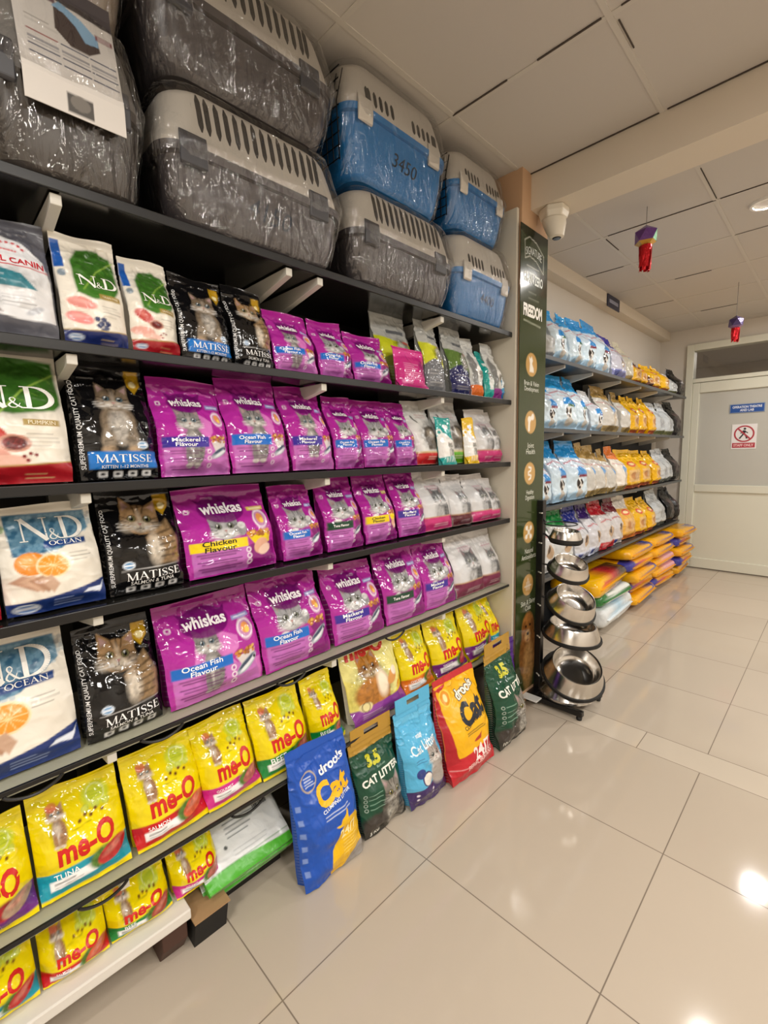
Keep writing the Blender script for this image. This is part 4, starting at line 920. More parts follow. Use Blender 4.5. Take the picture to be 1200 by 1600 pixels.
carrier('dark grey wrapped carrier stacked highest, second from left, near ceiling', (XC - .01, .78, ZT + .372), .60, .37, .335, GT, GS, 17, 6, slotrow=(.30, .9))
carrier('dark grey wrapped carrier below the big blue carrier', (XC, 1.412, ZT), .585, .37, .335, GT, GS, 15, 7, slotrow=(.28, .9))
carrier('big blue and white wrapped carrier on top of a grey one', (XC - .01, 1.398, ZT + .358), .56, .36, .385, BT, BS, 15, 8, latch='#c6c0b6', price='3450', rim=.56, slotrow=(.14, .45), split=.035, door=True)
carrier('small blue wrapped carrier stacked highest, nearest the cream end panel', (XC - .01, 1.945, ZT + .389), .44, .34, .325, BT, BS, 14, 9, latch='#c6c0b6', rim=.54, slotrow=(.12, .42), split=.03, door=True)
carrier('small blue wrapped carrier standing directly on the top shelf', (XC, 1.955, ZT), .47, .36, .365, BT, BS, 14, 10, latch='#c6c0b6', price='4400', rim=.55, slotrow=(.12, .42), split=.03)
# the nearest carrier stands end-on with its big card
c1 = carrier('wrapped carrier seen end-on with a large white printed card', (XC - .022, .31, ZT), .318, .43, .37, '#39332f', '#6d6a66', 3, 12, slotrow=(.2, .3), split=.3)
c0 = carrier('wrapped carrier with beige base, in the top left corner above the card', (XC - .03, .295, ZT + .394), .34, .41, .345, '#8a7d70', '#9a9188', 5, 13, film=True)
def card_art(c):
    c.C[:] = lin('#cfcac4')
    c.above(lambda x: .88 - .06 * x, '#3a3436'); c.rect(.06, .82, .42, .95, '#5a3a44'); c.ell(.36, .90, .10, .06, '#2a3f86'); c.rect(.10, .84, .3, .86, '#b0a0a4')
    c.poly([(.38, .62), (.40, .82), (.52, .84), (.60, .74), (.82, .68), (.83, .60), (.70, .53), (.52, .53)], '#3a2c2a'); c.poly([(.38, .80), (.46, .86), (.66, .80), (.82, .71), (.82, .64), (.68, .62), (.60, .72), (.50, .78)], '#7fa6c4')
    c.rect(.80, .70, .98, .74, '#7a3b40'); c.rect(.82, .705, .96, .735, '#c9bcbc', .6)
    for j, y in enumerate((.53, .475, .42, .36)):
        for i, (x0, x1) in enumerate(((.10, .38), (.42, .68), (.71, .97))):
            c.line([(x0, y - .02), (x1, y - .02)], .016, '#8c2f34' if (i == 0 and j == 0) else '#3a4560'); c.line([(x0, y - .045), (x1, y - .045)], .006, '#8a8a90', .7)
    c.lines(.1, .4, .62, 2, .035, '#8a8680', .7); c.rect(.40, .02, .66, .15, '#4a4744'); c.ell(.53, .10, .10, .08, '#6f6a64')
w_, h_ = .185, .285
cv = Cv(w_, h_, 110, 100, '#cfcac4'); card_art(cv)
vv = np.stack([np.zeros_like(cv.X) , (cv.X - .5) * w_, cv.V * h_], -1); vv[..., 0] = .228 - .050 * np.clip((vv[..., 2] - .06) / .2, 0, 1); vv[..., 2] += .118; vv[..., 0] -= .004; vv[..., 1] += .006
R_, C_ = cv.X.shape; fr = vv.reshape(-1, 3); bk = fr.copy(); bk[:, 0] -= .002; nF = len(fr); fc = []
for j in range(R_ - 1):
    for i in range(C_ - 1):
        a = j * C_ + i; fc += [(a, a + 1, a + C_ + 1, a + C_), (nF + a, nF + a + C_, nF + a + C_ + 1, nF + a + 1)]
raw('printed_card', np.concatenate([fr, bk]).tolist(), fc, M_card, c1, np.concatenate([cv.C.reshape(-1, 3)] * 2), smooth=False)

# ------------------------------------------------------------------ litter bags standing on the floor
def litter_blue(c):
    c.C[:] = lin('#1450b4'); c.side = '#114aa6'; c.seal = '#1450b4'
    pts = [(.42, 0), (.40, .12), (.44, .22), (.58, .34), (.76, .42), (.90, .41), (.98, .35), (1, .26), (1, .0)]
    c.poly(pts, '#eebc06'); c.ell(1.04, .02, .48, .16, '#8f8a86', rot=14)
    c.poly([(.52, .39), (.56, .375), (.66, .37), (.74, .40), (.735, .44), (.75, .47), (.73, .49), (.70, .455), (.62, .43), (.60, .395)], '#eebc06')
    c.ring(.27, .80, .12, .02, '#b9a88c', .9); c.lines(.20, .36, .83, 4, .02, '#dfe8f6', .8)
    for k in range(6): c.rect(.03, .12 + .1 * k, .09, .16 + .1 * k, '#a9c0ea', .45)
    c.lines(.38, .82, .515, 2, .025, '#dfe8f6', .8); c.lines(.62, .95, .28, 6, .03, '#f7de7c', .8)
    c.t('drools', .68, .85, .46, '#f4f6fa', bold=.03, rot=12, name='brand_lettering'); c.t('Cat', .60, .675, .56, '#f2b90c', bold=.045, rot=10, name='product_lettering')
    c.t('CLUMPING LITTER', .62, .575, .52, '#eef3fa', bold=.02, rot=8, name='product_lettering'); c.t('24/7', .72, .325, .30, '#fbe9a8', bold=.03, rot=8, name='claim_lettering')
def litter_green(kg):
    def d(c):
        c.C[:] = lin('#0d4a34'); c.side = '#0b3c2b'; c.seal = '#b38a32'
        c.mottle(.5, .5, .9, 1.2, .12, 6); c.below(lambda x: .16 + .16 * np.sin(2.6 * x - .2), '#2a2622', .95)
        c.above(lambda x: .95 + .01 * x, '#b38a32')
        c.ell(.68, .24, .30, .24, '#6d675f', 1, .04); cat(c, .66, .42, .20, '#8b857b', '#2f2b28', '#d9d5ca', '#b2a85a', body='bust', seed=9); c.mottle(.66, .25, .36, .3, .5, 26)
        c.ell(.22, .16, .22, .14, '#3a3531', 1, .05)
        for k in range(4): c.ring(.10, .49 - .055 * k, .025, .008, '#cfe0d6', .8); c.line([(.16, .49 - .055 * k), (.42, .49 - .055 * k)], .012, '#8fb7a2', .8)
        c.t('3.5', .44, .83, .30, '#c9c62c', bold=.06, name='brand_lettering'); c.t('Bentonite', .56, .735, .2, '#9fc4b0', name='product_lettering')
        c.t('CAT LITTER', .52, .645, .86, '#f0f0e6', bold=.035, rot=3, name='product_lettering'); c.t(kg, .20, .055, .22, '#e8e8e0', bold=.03, name='weight_lettering')
    return d
def litter_sky(c):
    c.C[:] = lin('#57b3de'); c.side = '#4aa2ce'; c.seal = '#57b3de'
    c.below(lambda x: .20 + .05 * x, '#3d2a62'); c.above(lambda x: .93 + 0 * x, '#6cc0e6', .7)
    cat(c, .68, .52, .17, '#b9b2ac', '#6f6a66', '#e9e5e0', '#7d8a86', body='bust', seed=12); c.ell(.70, .30, .17, .22, '#a8a19b', .9, .05)
    c.ell(.40, .30, .13, .13, '#3d2a62'); c.ell(.41, .295, .11, .11, '#e7e3dc'); c.ell(.27, .38, .10, .09, '#2f3f86'); c.lines(.2, .48, .53, 2, .03, '#2f4a8a', .8)
    for k, (a, b) in enumerate(((.16, .15), (.16, .10), (.52, .15), (.52, .10))): c.ell(a, b, .03, .022, '#e6e0ee')
    c.t('magi', .46, .75, .16, '#e6f4fa', bold=.03, name='brand_lettering'); c.t('Cat Litter', .50, .655, .66, '#e6f4fa', bold=.02, rot=5, name='product_lettering', ht=.16)
def litter_yellow(c):
    c.C[:] = lin('#f2b705'); c.side = '#b31a28'; c.seal = '#c22a34'
    c.mottle(.5, .6, .9, .9, .05, 5); c.below(lambda x: .26 + .05 * x, '#c3202e'); c.poly([(0, .2), (0, 1), (.05, .96), (.13, .3), (.16, .24)], '#b31a28'); c.line([(.02, .16), (.62, .13), (1, .20)], .012, '#e8b0b0', .7)
    c.poly([(.02, .97), (.3, 1.0), (.14, .92)], '#c22a34'); c.ring(.20, .86, .10, .02, '#f0d050', .9); c.ell(.20, .86, .09, .09, '#d98a18', .8); c.ell(.20, .86, .04, .05, '#f4e2a0')
    c.poly([(.46, .36), (.50, .35), (.62, .355), (.63, .39), (.66, .42), (.60, .40), (.52, .385)], '#b3322a'); c.lines(.34, .80, .475, 2, .022, '#3a2a14', .85)
    c.t('drools', .62, .86, .46, '#171a38', bold=.09, rot=14, rise=.0008, name='brand_outline'); c.t('drools', .62, .86, .44, '#f6f2e4', bold=.035, rot=14, rise=.0022, name='brand_lettering')
    c.t('Cat', .60, .655, .56, '#1c2330', bold=.045, rot=9, name='product_lettering'); c.t('CLUMPING LITTER', .60, .555, .56, '#2a2418', bold=.015, rot=7, name='product_lettering')
    c.t('24/7', .60, .25, .40, '#f6e6e2', bold=.03, rot=6, name='claim_lettering'); c.t('PERFORMANCE', .56, .165, .62, '#f0c9c4', bold=.02, rot=6, name='claim_lettering')
def purple_litter(c):
    c.C[:] = lin('#4f2484'); c.side = '#431d72'; c.seal = '#4f2484'; c.lines(.2, .8, .6, 4, .05, '#b59ad8', .6); c.rect(0, 0, 1, .2, '#3a1866')
def handle(root, w, zt, col, x=.006, hgt=.06):
    """flat carrying strip with a slot, in the bag's own plane"""
    hw, sw, y0, y1 = w * .47, w * .17, zt, zt + hgt; s0, s1 = zt + hgt * .35, zt + hgt * .68
    m = MB(); m.box(x - .0015, x + .0015, -hw, -sw, y0, y1).box(x - .0015, x + .0015, sw, hw, y0, y1).box(x - .0015, x + .0015, -sw, sw, y0, s0).box(x - .0015, x + .0015, -sw, sw, s1, y1)
    m.build('carry_handle', mat('handle_film_' + col.strip('#'), col, .3, bump=.1), root)
def litter(label, design, y0, y1, x, h, T, tilt, seed, hcol=None, yaw=0, mt=None, pitch_y=0, nx=120, **k):
    w = (y1 - y0) * .99; root, F = bag('cat_litter_bag', design, w, h, T, nx, seed, mt or M_matte, gusset=.45, amp=.011, seal=.028, pinch=.05, crease=.7, **k)
    root.location = (x - T * .8, (y0 + y1) / 2, .002); root.rotation_euler = (math.radians(pitch_y), -math.radians(tilt), math.radians(yaw))
    tag(root, label, 'cat litter bag', 'cat litter bags on the floor')
    if hcol: handle(root, w, h - .005, hcol)
    return root
litter('blue litter bag leaning against the shelf, yellow hill at its base', litter_blue, .755, 1.01, -1.15, .455, .075, 5, 501, yaw=-2, topw=.96)
litter('dark green litter bag with gold handle beside the blue bag', litter_green('5 KG'), 1.035, 1.262, -1.165, .35, .08, 4, 502, hcol='#b38a32', yaw=-1)
litter('sky blue litter bag with purple base and a slot handle', litter_sky, 1.262, 1.485, -1.13, .385, .085, 5, 503, hcol='#57b3de', mt=M_foil, yaw=-2)
litter('yellow and red litter bag between the sky blue and tall green bags', litter_yellow, 1.478, 1.80, -1.08, .44, .105, 8, 504, yaw=-2, topw=.92)
litter('tall dark green ten kilo litter bag nearest the banner', litter_green('10 kg'), 1.835, 2.10, -1.07, .455, .115, 3, 505, hcol='#b38a32', mt=M_foil, yaw=2)
litter('purple bag half hidden behind the tall green litter bag', purple_litter, 1.98, 2.19, -1.185, .45, .035, 1, 506, nx=50)
litter('dark bag in the second row between blue and green litter bags', silver_bag('#101418', '#15191c'), .98, 1.14, -1.31, .335, .07, 1, 509, nx=40)
# flat sacks stacked under the lowest shelf
def sack(name, label, cat_, group, loc, L, W, H, paint, seed, mt, yaw=0, tilt=0, roll=0):
    """pillow sack lying down: length along X, its face to the aisle is the +X end"""
    nu, nv = 40, 36; rs = np.random.RandomState(seed); v = []; 
    for i in range(nu + 1):
        s = 2 * i / nu - 1; wid = W / 2 * (1 - .10 * abs(s) ** 6); ht = H / 2 * (max(0, 1 - abs(s) ** 9) ** .6 * .55 + .45)
        for k in range(nv):
            a = 2 * math.pi * k / nv; ca, sa = math.cos(a), math.sin(a); e = .30
            v.append((s * L / 2, wid * np.sign(ca) * abs(ca) ** e, ht * np.sign(sa) * abs(sa) ** .5))
    v = np.array(v); n = vnoise(v[:, 1] + v[:, 2], v[:, 0] + v[:, 2] * .7, seed, 9) - .5; n2 = vnoise(v[:, 1] - v[:, 2], v[:, 0], seed + 4, 24) - .5
    v[:, 2] += (.016 * n + .006 * n2) * (H / .12); v[:, 0] += .008 * n2; v[:, 2] += H / 2
    f = [(i * nv + k, i * nv + (k + 1) % nv, (i + 1) * nv + (k + 1) % nv, (i + 1) * nv + k) for i in range(nu) for k in range(nv)]
    f = [q[::-1] for q in f]
    f.append(tuple(range(nv))); f.append(tuple(range(nu * nv, (nu + 1) * nv))[::-1])
    cols = np.array([paint(x / (L / 2), y / (W / 2), z / H) for x, y, z in v])
    root = empty(name, loc, (math.radians(roll), math.radians(tilt), math.radians(yaw))); tag(root, label, cat_, group)
    me = raw('pillow', v.tolist(), f, mt, root, cols)
    # flattened end seam
    b = MB(); b.box(L / 2 - .006, L / 2 + .016, -W * .43, W * .43, H / 2 - .0015 + .006 * (rs.rand() - .5), H / 2 + .0015 + .006 * (rs.rand() - .5)).build('end_seam', mat('seam_' + seam_hex(paint), seam_hex(paint), .35), root)
    return root
def seam_hex(p): return getattr(p, 'hex', '#e0a010')
def white_sack(full):
    def d(c):
        c.C[:] = lin('#dfe2e3'); c.side = '#4fae30'; c.seal = '#e4e6e6'
        c.mottle(.5, .5, .9, .9, .06, 6); c.below(lambda x: .10 + .02 * np.sin(5 * x), '#4fae30'); c.line([(0, .115), (1, .12)], .012, '#2f7a20', .6)
        if full:
            c.ell(.24, .68, .03, .05, '#2f7a3a', rot=30); c.ell(.28, .65, .03, .04, '#3f8a48', rot=-20); c.ell(.22, .62, .02, .03, '#2f7a3a')
            for k in range(9): c.line([(.36, .66 - .042 * k), (.60 + .05 * ((k * 7) % 4), .66 - .042 * k)], .013, '#6d7478', .9)
            for k in range(9): c.rect(.74 + .02 * k, .44, .75 + .02 * k + .004 * (k % 3), .56, '#33363a')
            c.rect(.56, .54, .64, .57, '#8a8f92', .7); c.ell(.30, .26, .02, .02, '#555a5c'); c.lines(.36, .8, .20, 2, .04, '#a5aaac', .6)
    return d
for k in range(3):
    r, F_ = bag('litter_sack', white_sack(k == 2), .30, .36, .030, 110, 60 + k, M_matte, gusset=.8, amp=.005, seal=.02, pinch=.02, crease=1.2)
    a = math.radians(56); off = .035 * k
    r.location = (-1.300 + off * math.cos(a) * .8 + .0, .632 + .006 * (k % 2), .070 + off * math.sin(a) * .9); r.rotation_euler = (0, -a, math.radians((1, -2, 1)[k]))
    tag(r, ['lowest of three slanting white sacks with green bottom edges', 'middle of three slanting white sacks with green bottom edges', 'topmost slanting white sack with printed text and barcode'][k], 'sack', 'white sacks under the lowest shelf')
pal = MB().box(-1.62, -1.35, .56, .78, 0, .055).box(-1.62, -1.55, .56, .78, .055, .20).build('low_step', mat('step_dark', '#1d1815', .8))
tag(pal, 'dark low step behind and below the white sacks', 'step')

# ------------------------------------------------------------------ tall banner on the column
bw, bh, bz = .29, 2.49, .08
def banner_art(c):
    V = lambda z: (z - bz) / bh
    c.C[:] = lin('#34401f'); c.above(lambda x: V(2.2) + 0 * x, '#3c4434', .8, ); c.above(lambda x: V(2.54) - .012 * np.sin(3.1 * x), '#20251c', .8)
    for k, z in enumerate((1.90, 1.60, 1.325, 1.00, .70)):
        c.ell(.45, V(z), .21, .21 * .86 * 1.15, '#c39a5a')
        W = '#efe9dc'; x = .45; q = lambda a, b: (x + a, V(z + b * bw))
        if k == 0: c.poly([q(-.07, -.13), q(-.06, .02), q(-.10, .14), q(-.04, .10), q(0, .15), q(.05, .08), q(.02, .02), q(.08, -.06), q(.09, -.13)], W)
        if k == 1: c.line([q(-.06, -.14), q(-.05, .04), q(.07, .10)], .07, W); c.ell(*q(-.05, .05), .06, .06, W); c.ell(*q(.08, .10), .05, .06, W)
        if k == 2: c.line([q(-.04, .12), q(.05, .10), q(.04, .05), q(-.05, .03), q(-.05, -.02), q(.05, -.04), q(.04, -.09), q(-.03, -.11)], .035, W)
        if k == 3:
            for a, b in ((-.08, .09), (.08, .08), (-.09, -.08), (.08, -.09), (0, 0)): c.ell(*q(a, b), .045, .045, W); c.line([q(0, 0), q(a, b)], .03, W)
        if k == 4: c.line([q(-.13, -.02), q(.13, -.02)], .018, W); [c.line([q(a, -.10), q(a * .8, .12 - abs(a))], .02, W) for a in (-.06, 0, .06)]
    # golden dog at the foot
    c.ell(.50, V(.30), .34, .55, '#8a5a2c', 1, .06); c.ell(.48, V(.45), .24, .30, '#b5793c', 1, .04); c.ell(.34, V(.43), .09, .2, '#8f5a28', 1, .04); c.ell(.64, V(.43), .08, .2, '#8f5a28', 1, .04)
    c.ell(.48, V(.40), .12, .11, '#d3a468', 1, .04); c.ell(.48, V(.412), .05, .04, '#221a18'); c.ell(.40, V(.46), .03, .03, '#1c1512'); c.ell(.56, V(.46), .03, .03, '#1c1512'); c.ell(.48, V(.375), .05, .025, '#6a2a2a')
    c.ell(.52, V(.22), .2, .5, '#c99a5e', .8, .1); c.mottle(.5, V(.3), .5, .9, .4, 16)
    c.line([(.14, V(2.50)), (.30, V(2.525)), (.55, V(2.515)), (.84, V(2.47))], .014, '#cfd2c8'); c.line([(.16, V(2.415)), (.32, V(2.435)), (.56, V(2.425)), (.84, V(2.38))], .014, '#cfd2c8'); c.line([(.14, V(2.50)), (.16, V(2.415))], .014, '#cfd2c8'); c.line([(.84, V(2.47)), (.84, V(2.38))], .014, '#cfd2c8')
    c.lines(.22, .74, V(2.385), 2, .012, '#b9bdb2', .8, .02); c.lines(.3, .7, V(2.26), 2, .012, '#9aa090', .6, .02); c.line([(.14, V(2.115)), (.76, V(2.105))], .03, '#aab09c', .7)
cv = Cv(bw, bh, 60, 500, '#34401f'); banner_art(cv)
bn = empty('product_banner', (-1.219, 2.362, bz)); tag(bn, 'tall dark green banner with five tan oval icons and a golden dog', 'banner')
vv = np.stack([np.full_like(cv.X, .003), (cv.X - .5) * bw, cv.V * bh], -1).reshape(-1, 3); bk = vv.copy(); bk[:, 0] = 0
R_, C_ = cv.X.shape; nF = R_ * C_; fc = []
for j in range(R_ - 1):
    for i in range(C_ - 1): a = j * C_ + i; fc.append((a, a + 1, a + C_ + 1, a + C_))
fc += [(nF, nF + (R_ - 1) * C_, nF + R_ * C_ - 1, nF + C_ - 1), (0, nF, nF + C_ - 1, C_ - 1), ((R_ - 1) * C_, R_ * C_ - 1, nF + R_ * C_ - 1, nF + (R_ - 1) * C_)]
raw('printed_sheet', np.concatenate([vv, bk]).tolist(), fc, mat('laminated_banner', '#888888', .13, attr='print', bump=.12, bscale=5), bn, np.concatenate([cv.C.reshape(-1, 3)] * 2), smooth=False)
BF = flatF(bw, bh)
def btext(s, z, wd, ht=None, col='#e4e6da', x=.46, nm='lettering', **k): conform(nm, s, BF, bw, bh, x, (z - bz) / bh, wd, col, ht=ht, parent=bn, rise=.0045, **k)
btext('SIGNATURE', 2.463, .58, .13, '#c9ccc2', arc=.08); btext('GRAIN ZERO', 2.328, .70, .17, '#c4c8ba', bold=.03); btext('FREEDOM', 2.168, .70, .22, '#ece9df', bold=.05, nm='headline_lettering')
for s, z in (('Brain & Vision\nDevelopment', 1.785), ('Joint\nHealth', 1.46), ('Healthy\nDigestion', 1.205), ('Natural\nAntioxidants', .88), ('Skin & Shiny\nCoat', .585)):
    btext(s, z, .56 if '&' in s or 'Anti' in s else .34, .21, nm='caption_lettering')

# security camera under the beam corner
cc = empty('security_camera', (-1.135, 2.40, 2.66)); tag(cc, 'cream security camera under the beam above the green banner', 'camera')
M_cctv = mat('cctv_cream', '#ddd6c6', .4)
hexr = lambda r, z, n=6, ox=0: [(ox + r * math.cos(2 * math.pi * k / n + .5), r * math.sin(2 * math.pi * k / n + .5), z) for k in range(n)]
MB().loft([hexr(.072, 0), hexr(.074, -.028), hexr(.064, -.055)]).build('mount_base', M_cctv, cc, bevel=.006)
cone = MB().loft([hexr(.058, -.056, 24), hexr(.056, -.075, 24, .004), hexr(.046, -.11, 24, .010), hexr(.036, -.14, 24, .016), hexr(.026, -.145, 24, .017)]).build('camera_housing', M_cctv, cc, smooth=True)
MB().loft([hexr(.022, -.1452, 20, .017), hexr(.018, -.149, 20, .017)]).build('lens', mat('lens_glass', '#101216', .08), cone, smooth=True)

# ------------------------------------------------------------------ bowl stand
M_steel = mat('polished_steel', '#d6d2cc', .2, metal=1)
st = empty('bowl_stand', (-1.20, 2.46, 0)); tag(st, 'black metal stand carrying tilted steel bowls beside the green banner', 'stand')
MB().box(-.02, .02, -.02, .02, .0, 1.17).build('post', M_dark, st, bevel=.003)
fb = MB().box(-.03, .03, -.10, .20, .02, .055); fb.build('foot_crossbar', M_dark, st, bevel=.004)
for y in (-.085, .185): MB().box(-.03, .30, y - .015, y + .015, .022, .052).build('foot', M_dark, st, bevel=.004)
for x, y in ((.28, -.085), (.28, .185), (-.02, -.085), (-.02, .185)): MB().lathe([(.0001, 0), (.014, .001), (.016, .012), (.010, .022), (.0001, .022)], 14, cap=False).build('rubber_foot', M_rubber, st, smooth=True).location = (x, y, 0)
MB().box(-.025, .075, -.165, -.10, .048, .056).build('white_cap', mat('white_sticker', '#dcdcd8', .4), st, bevel=.01)
for k, z in enumerate((1.10, .93, .76, .57, .38, .15)): MB().tube([(0, -.02, z), (.02, -.035, z), (.03, -.05, z + .004)], .004, 6).build('hook', M_white, st, smooth=True)
BOWLS = [(-1.055, 2.455, .955, .088, .058, 4, 0), (-1.045, 2.47, .775, .112, .072, 22, -25), (-1.035, 2.49, .575, .138, .085, 30, -22), (-1.03, 2.51, .395, .158, .085, 5, 0), (-1.02, 2.515, .165, .172, .105, 28, -40)]
WB = ['smallest steel bowl, topmost on the black stand', 'second steel bowl from top, tilted on the stand', 'middle steel bowl on the black stand, tipped forward', 'wide steel bowl hanging level, fourth on the stand', 'largest steel bowl, lowest on the stand, tipped steeply']
def ring_pts(r, z, n=28): return [(r * math.cos(2 * math.pi * i / n), r * math.sin(2 * math.pi * i / n), z) for i in range(n)]
for k, (x, y, z, R, Hh, tl, az) in enumerate(BOWLS):
    b = empty('pet_bowl', (x, y, z)); tag(b, WB[k], 'pet bowl', 'steel bowls on the black stand')
    b.rotation_euler = Matrix.Rotation(math.radians(az), 3, 'Z').to_4x4().to_euler()
    b.rotation_euler = (Matrix.Rotation(math.radians(az), 3, 'Z') @ Matrix.Rotation(math.radians(tl), 3, 'Y')).to_euler()
    MB().lathe([(R * .985, .004), (R * .97, .014), (R * .80, Hh * .93), (R * .775, Hh), (R * .745, Hh * .99), (R * .72, Hh * .92), (R * .66, Hh * .45), (R * .56, Hh * .22), (R * .3, Hh * .17), (.0005, Hh * .17)], 72, cap=False).build('steel_bowl', M_steel, b, smooth=True, angle=60)
    MB().lathe([(R * .2, 0), (R * 1.0, -.002), (R * 1.02, .006), (R * 1.0, .018), (R * .965, .016)], 72, cap=False).build('rubber_ring', M_rubber, b, smooth=True)
    # holder ring on the stand
    rl = Matrix.Rotation(math.radians(az), 3, 'Z') @ Matrix.Rotation(math.radians(tl), 3, 'Y')
    pts = [rl @ Vector(p) + Vector((x, y, z)) - Vector((-1.20, 2.46, 0)) for p in ring_pts(R * .90, -.008)]
    h = MB().tube(pts, .004, 6, closed=True); near = min(pts, key=lambda p: p.x)
    h.tube([near, (.015, 0, z + .03)], .005, 6).build('holder_ring', M_dark, st, smooth=True)
pts = ring_pts(.085, 0); MB().tube([(p[0] + .115, p[1], 1.045) for p in pts], .0035, 6, closed=True).tube([(.03, 0, 1.045), (.0, 0, 1.10)], .004, 6).build('holder_ring', M_dark, st, smooth=True)
# loose bowls wrapped in film at the foot
wb = empty('film_wrapped_bowls', (-1.045, 2.515, .056)); tag(wb, 'stack of bowls in clear film on the foot of the stand', 'pet bowl')
MB().lathe([(.15, .0), (.152, .012), (.125, .055), (.118, .056), (.10, .02), (.0005, .012)], 56, cap=False).build('steel_bowl', M_steel, wb, smooth=True)
MB().lathe([(.157, .0), (.160, .02), (.15, .05), (.135, .064), (.06, .068)], 64, cap=False).build('clear_film', film_mat('bowl_film', .05, rough=.1, bump=.8, bscale=22), wb, smooth=True)

# ------------------------------------------------------------------ far rack
M_rack = mat('rack_shelf_dark', '#2c2d2e', .35); FX = -1.352
RZ = {1: 2.03, 2: 1.585, 3: 1.08, 4: .605}
RN = {1: 'top', 2: 'second', 3: 'third', 4: 'lowest'}
for k, z in RZ.items():
    r = empty('rack_shelf', (0, 0, 0)); tag(r, f'{RN[k]} dark shelf of the far rack past the banner', 'shelf', 'shelves of the far rack')
    MB().box(XW + .02, FX, 2.56, 6.30, z - .016, z).build('board', M_rack, r)
    MB().box(FX, FX + .006, 2.56, 6.30, z - .02, z + .004).build('edge_trim', mat('rack_edge_steel', '#55585a', .35, metal=.5), r)
    for y in (2.72, 3.10, 3.58, 4.18, 4.72, 5.24, 5.80): MB().prism([(XW + .02, z - .016), (FX - .02, z - .016), (FX - .02, z - .036), (XW + .02, z - .10)], .02, 'y', y).build('bracket', M_brk, r)
tag(MB().box(XW + .002, XW + .018, 2.56, 6.30, .0, 2.03).build('rack_back_panel', mat('rack_back_dark', '#20242a', .6)), 'dark panel behind the far rack', 'back panel')
def far_art(body, top, base, kind, art=None):
    def d(c):
        c.C[:] = lin(body); c.side = body if kind != 'plain' else base; c.seal = top
        c.above(lambda x: .78 - .05 * x, top)
        if kind == 'blue':
            c.below(lambda x: .12 + .04 * np.sin(5 * x), '#3fa2dc'); c.below(lambda x: .5 + 0 * x, '#cfe2ee', .6); c.line([(.05, .66), (.4, .72), (.95, .62)], .03, '#b03a48', .8); c.line([(.2, .62), (.8, .585)], .02, '#b05a62', .6)
            c.poly([(.28, .44), (.34, .56), (.62, .60), (.86, .50), (.86, .42), (.5, .44)], '#2a86cc'); c.rect(.42, .40, .82, .45, art or '#2c5a2a'); c.ell(.45, .28, .13, .15, '#e8e4de'); c.ell(.38, .30, .06, .10, '#2c2522'); c.ell(.53, .32, .05, .07, '#2c2522'); c.ell(.45, .22, .05, .04, '#1a1614'); c.ell(.46, .12, .14, .10, '#b9b4ac')
        if kind == 'gold':
            c.below(lambda x: .13 + 0 * x, '#9a8452'); c.line([(.05, .66), (.95, .60)], .03, '#b56a6a', .7); c.poly([(.45, .55), (.55, .62), (.66, .5), (.60, .26), (.5, .3)], '#3b8ccc', .85); c.ell(.6, .30, .14, .2, '#cbb28c', .7, .05)
        if kind == 'yellow':
            c.mottle(.5, .5, .8, .9, .12, 9); c.ell(.5, .66, .22, .10, '#d4372a'); c.ell(.5, .66, .14, .05, '#f4d9a0'); c.rect(.2, .18, .8, .50, '#d9b27c', .75); c.ell(.42, .34, .14, .14, '#b5793c', 1, .03); c.ell(.62, .32, .13, .13, '#caa070', 1, .03); c.below(lambda x: .10 + 0 * x, base)
        if kind == 'banded':
            c.line([(.12, .62), (.45, .66), (.85, .60)], .035, '#b04a50', .85); c.ell(.55, .38, .16, .17, '#b59a7c'); c.ell(.5, .42, .07, .1, '#4a3a30'); c.lines(.2, .8, .54, 2, .03, '#a9a9ac', .6); c.below(lambda x: .17 + 0 * x, base); c.rect(.1, .04, .3, .14, '#2a3f8c' if base != '#b4202e' else '#d87a80')
        if kind == 'plain':
            c.below(lambda x: .12 + 0 * x, base); c.lines(.25, .8, .64, 3, .035, '#8d8d90', .6); c.ell(.55, .36, .2, .22, '#8e8f92', .6, .05)
        if kind == 'black':
            c.ell(.5, .45, .3, .3, '#3a2a2e', .9, .1); c.lines(.2, .8, .68, 3, .04, '#8c5a60', .6); c.below(lambda x: .12 + 0 * x, '#2a2426')
    return d
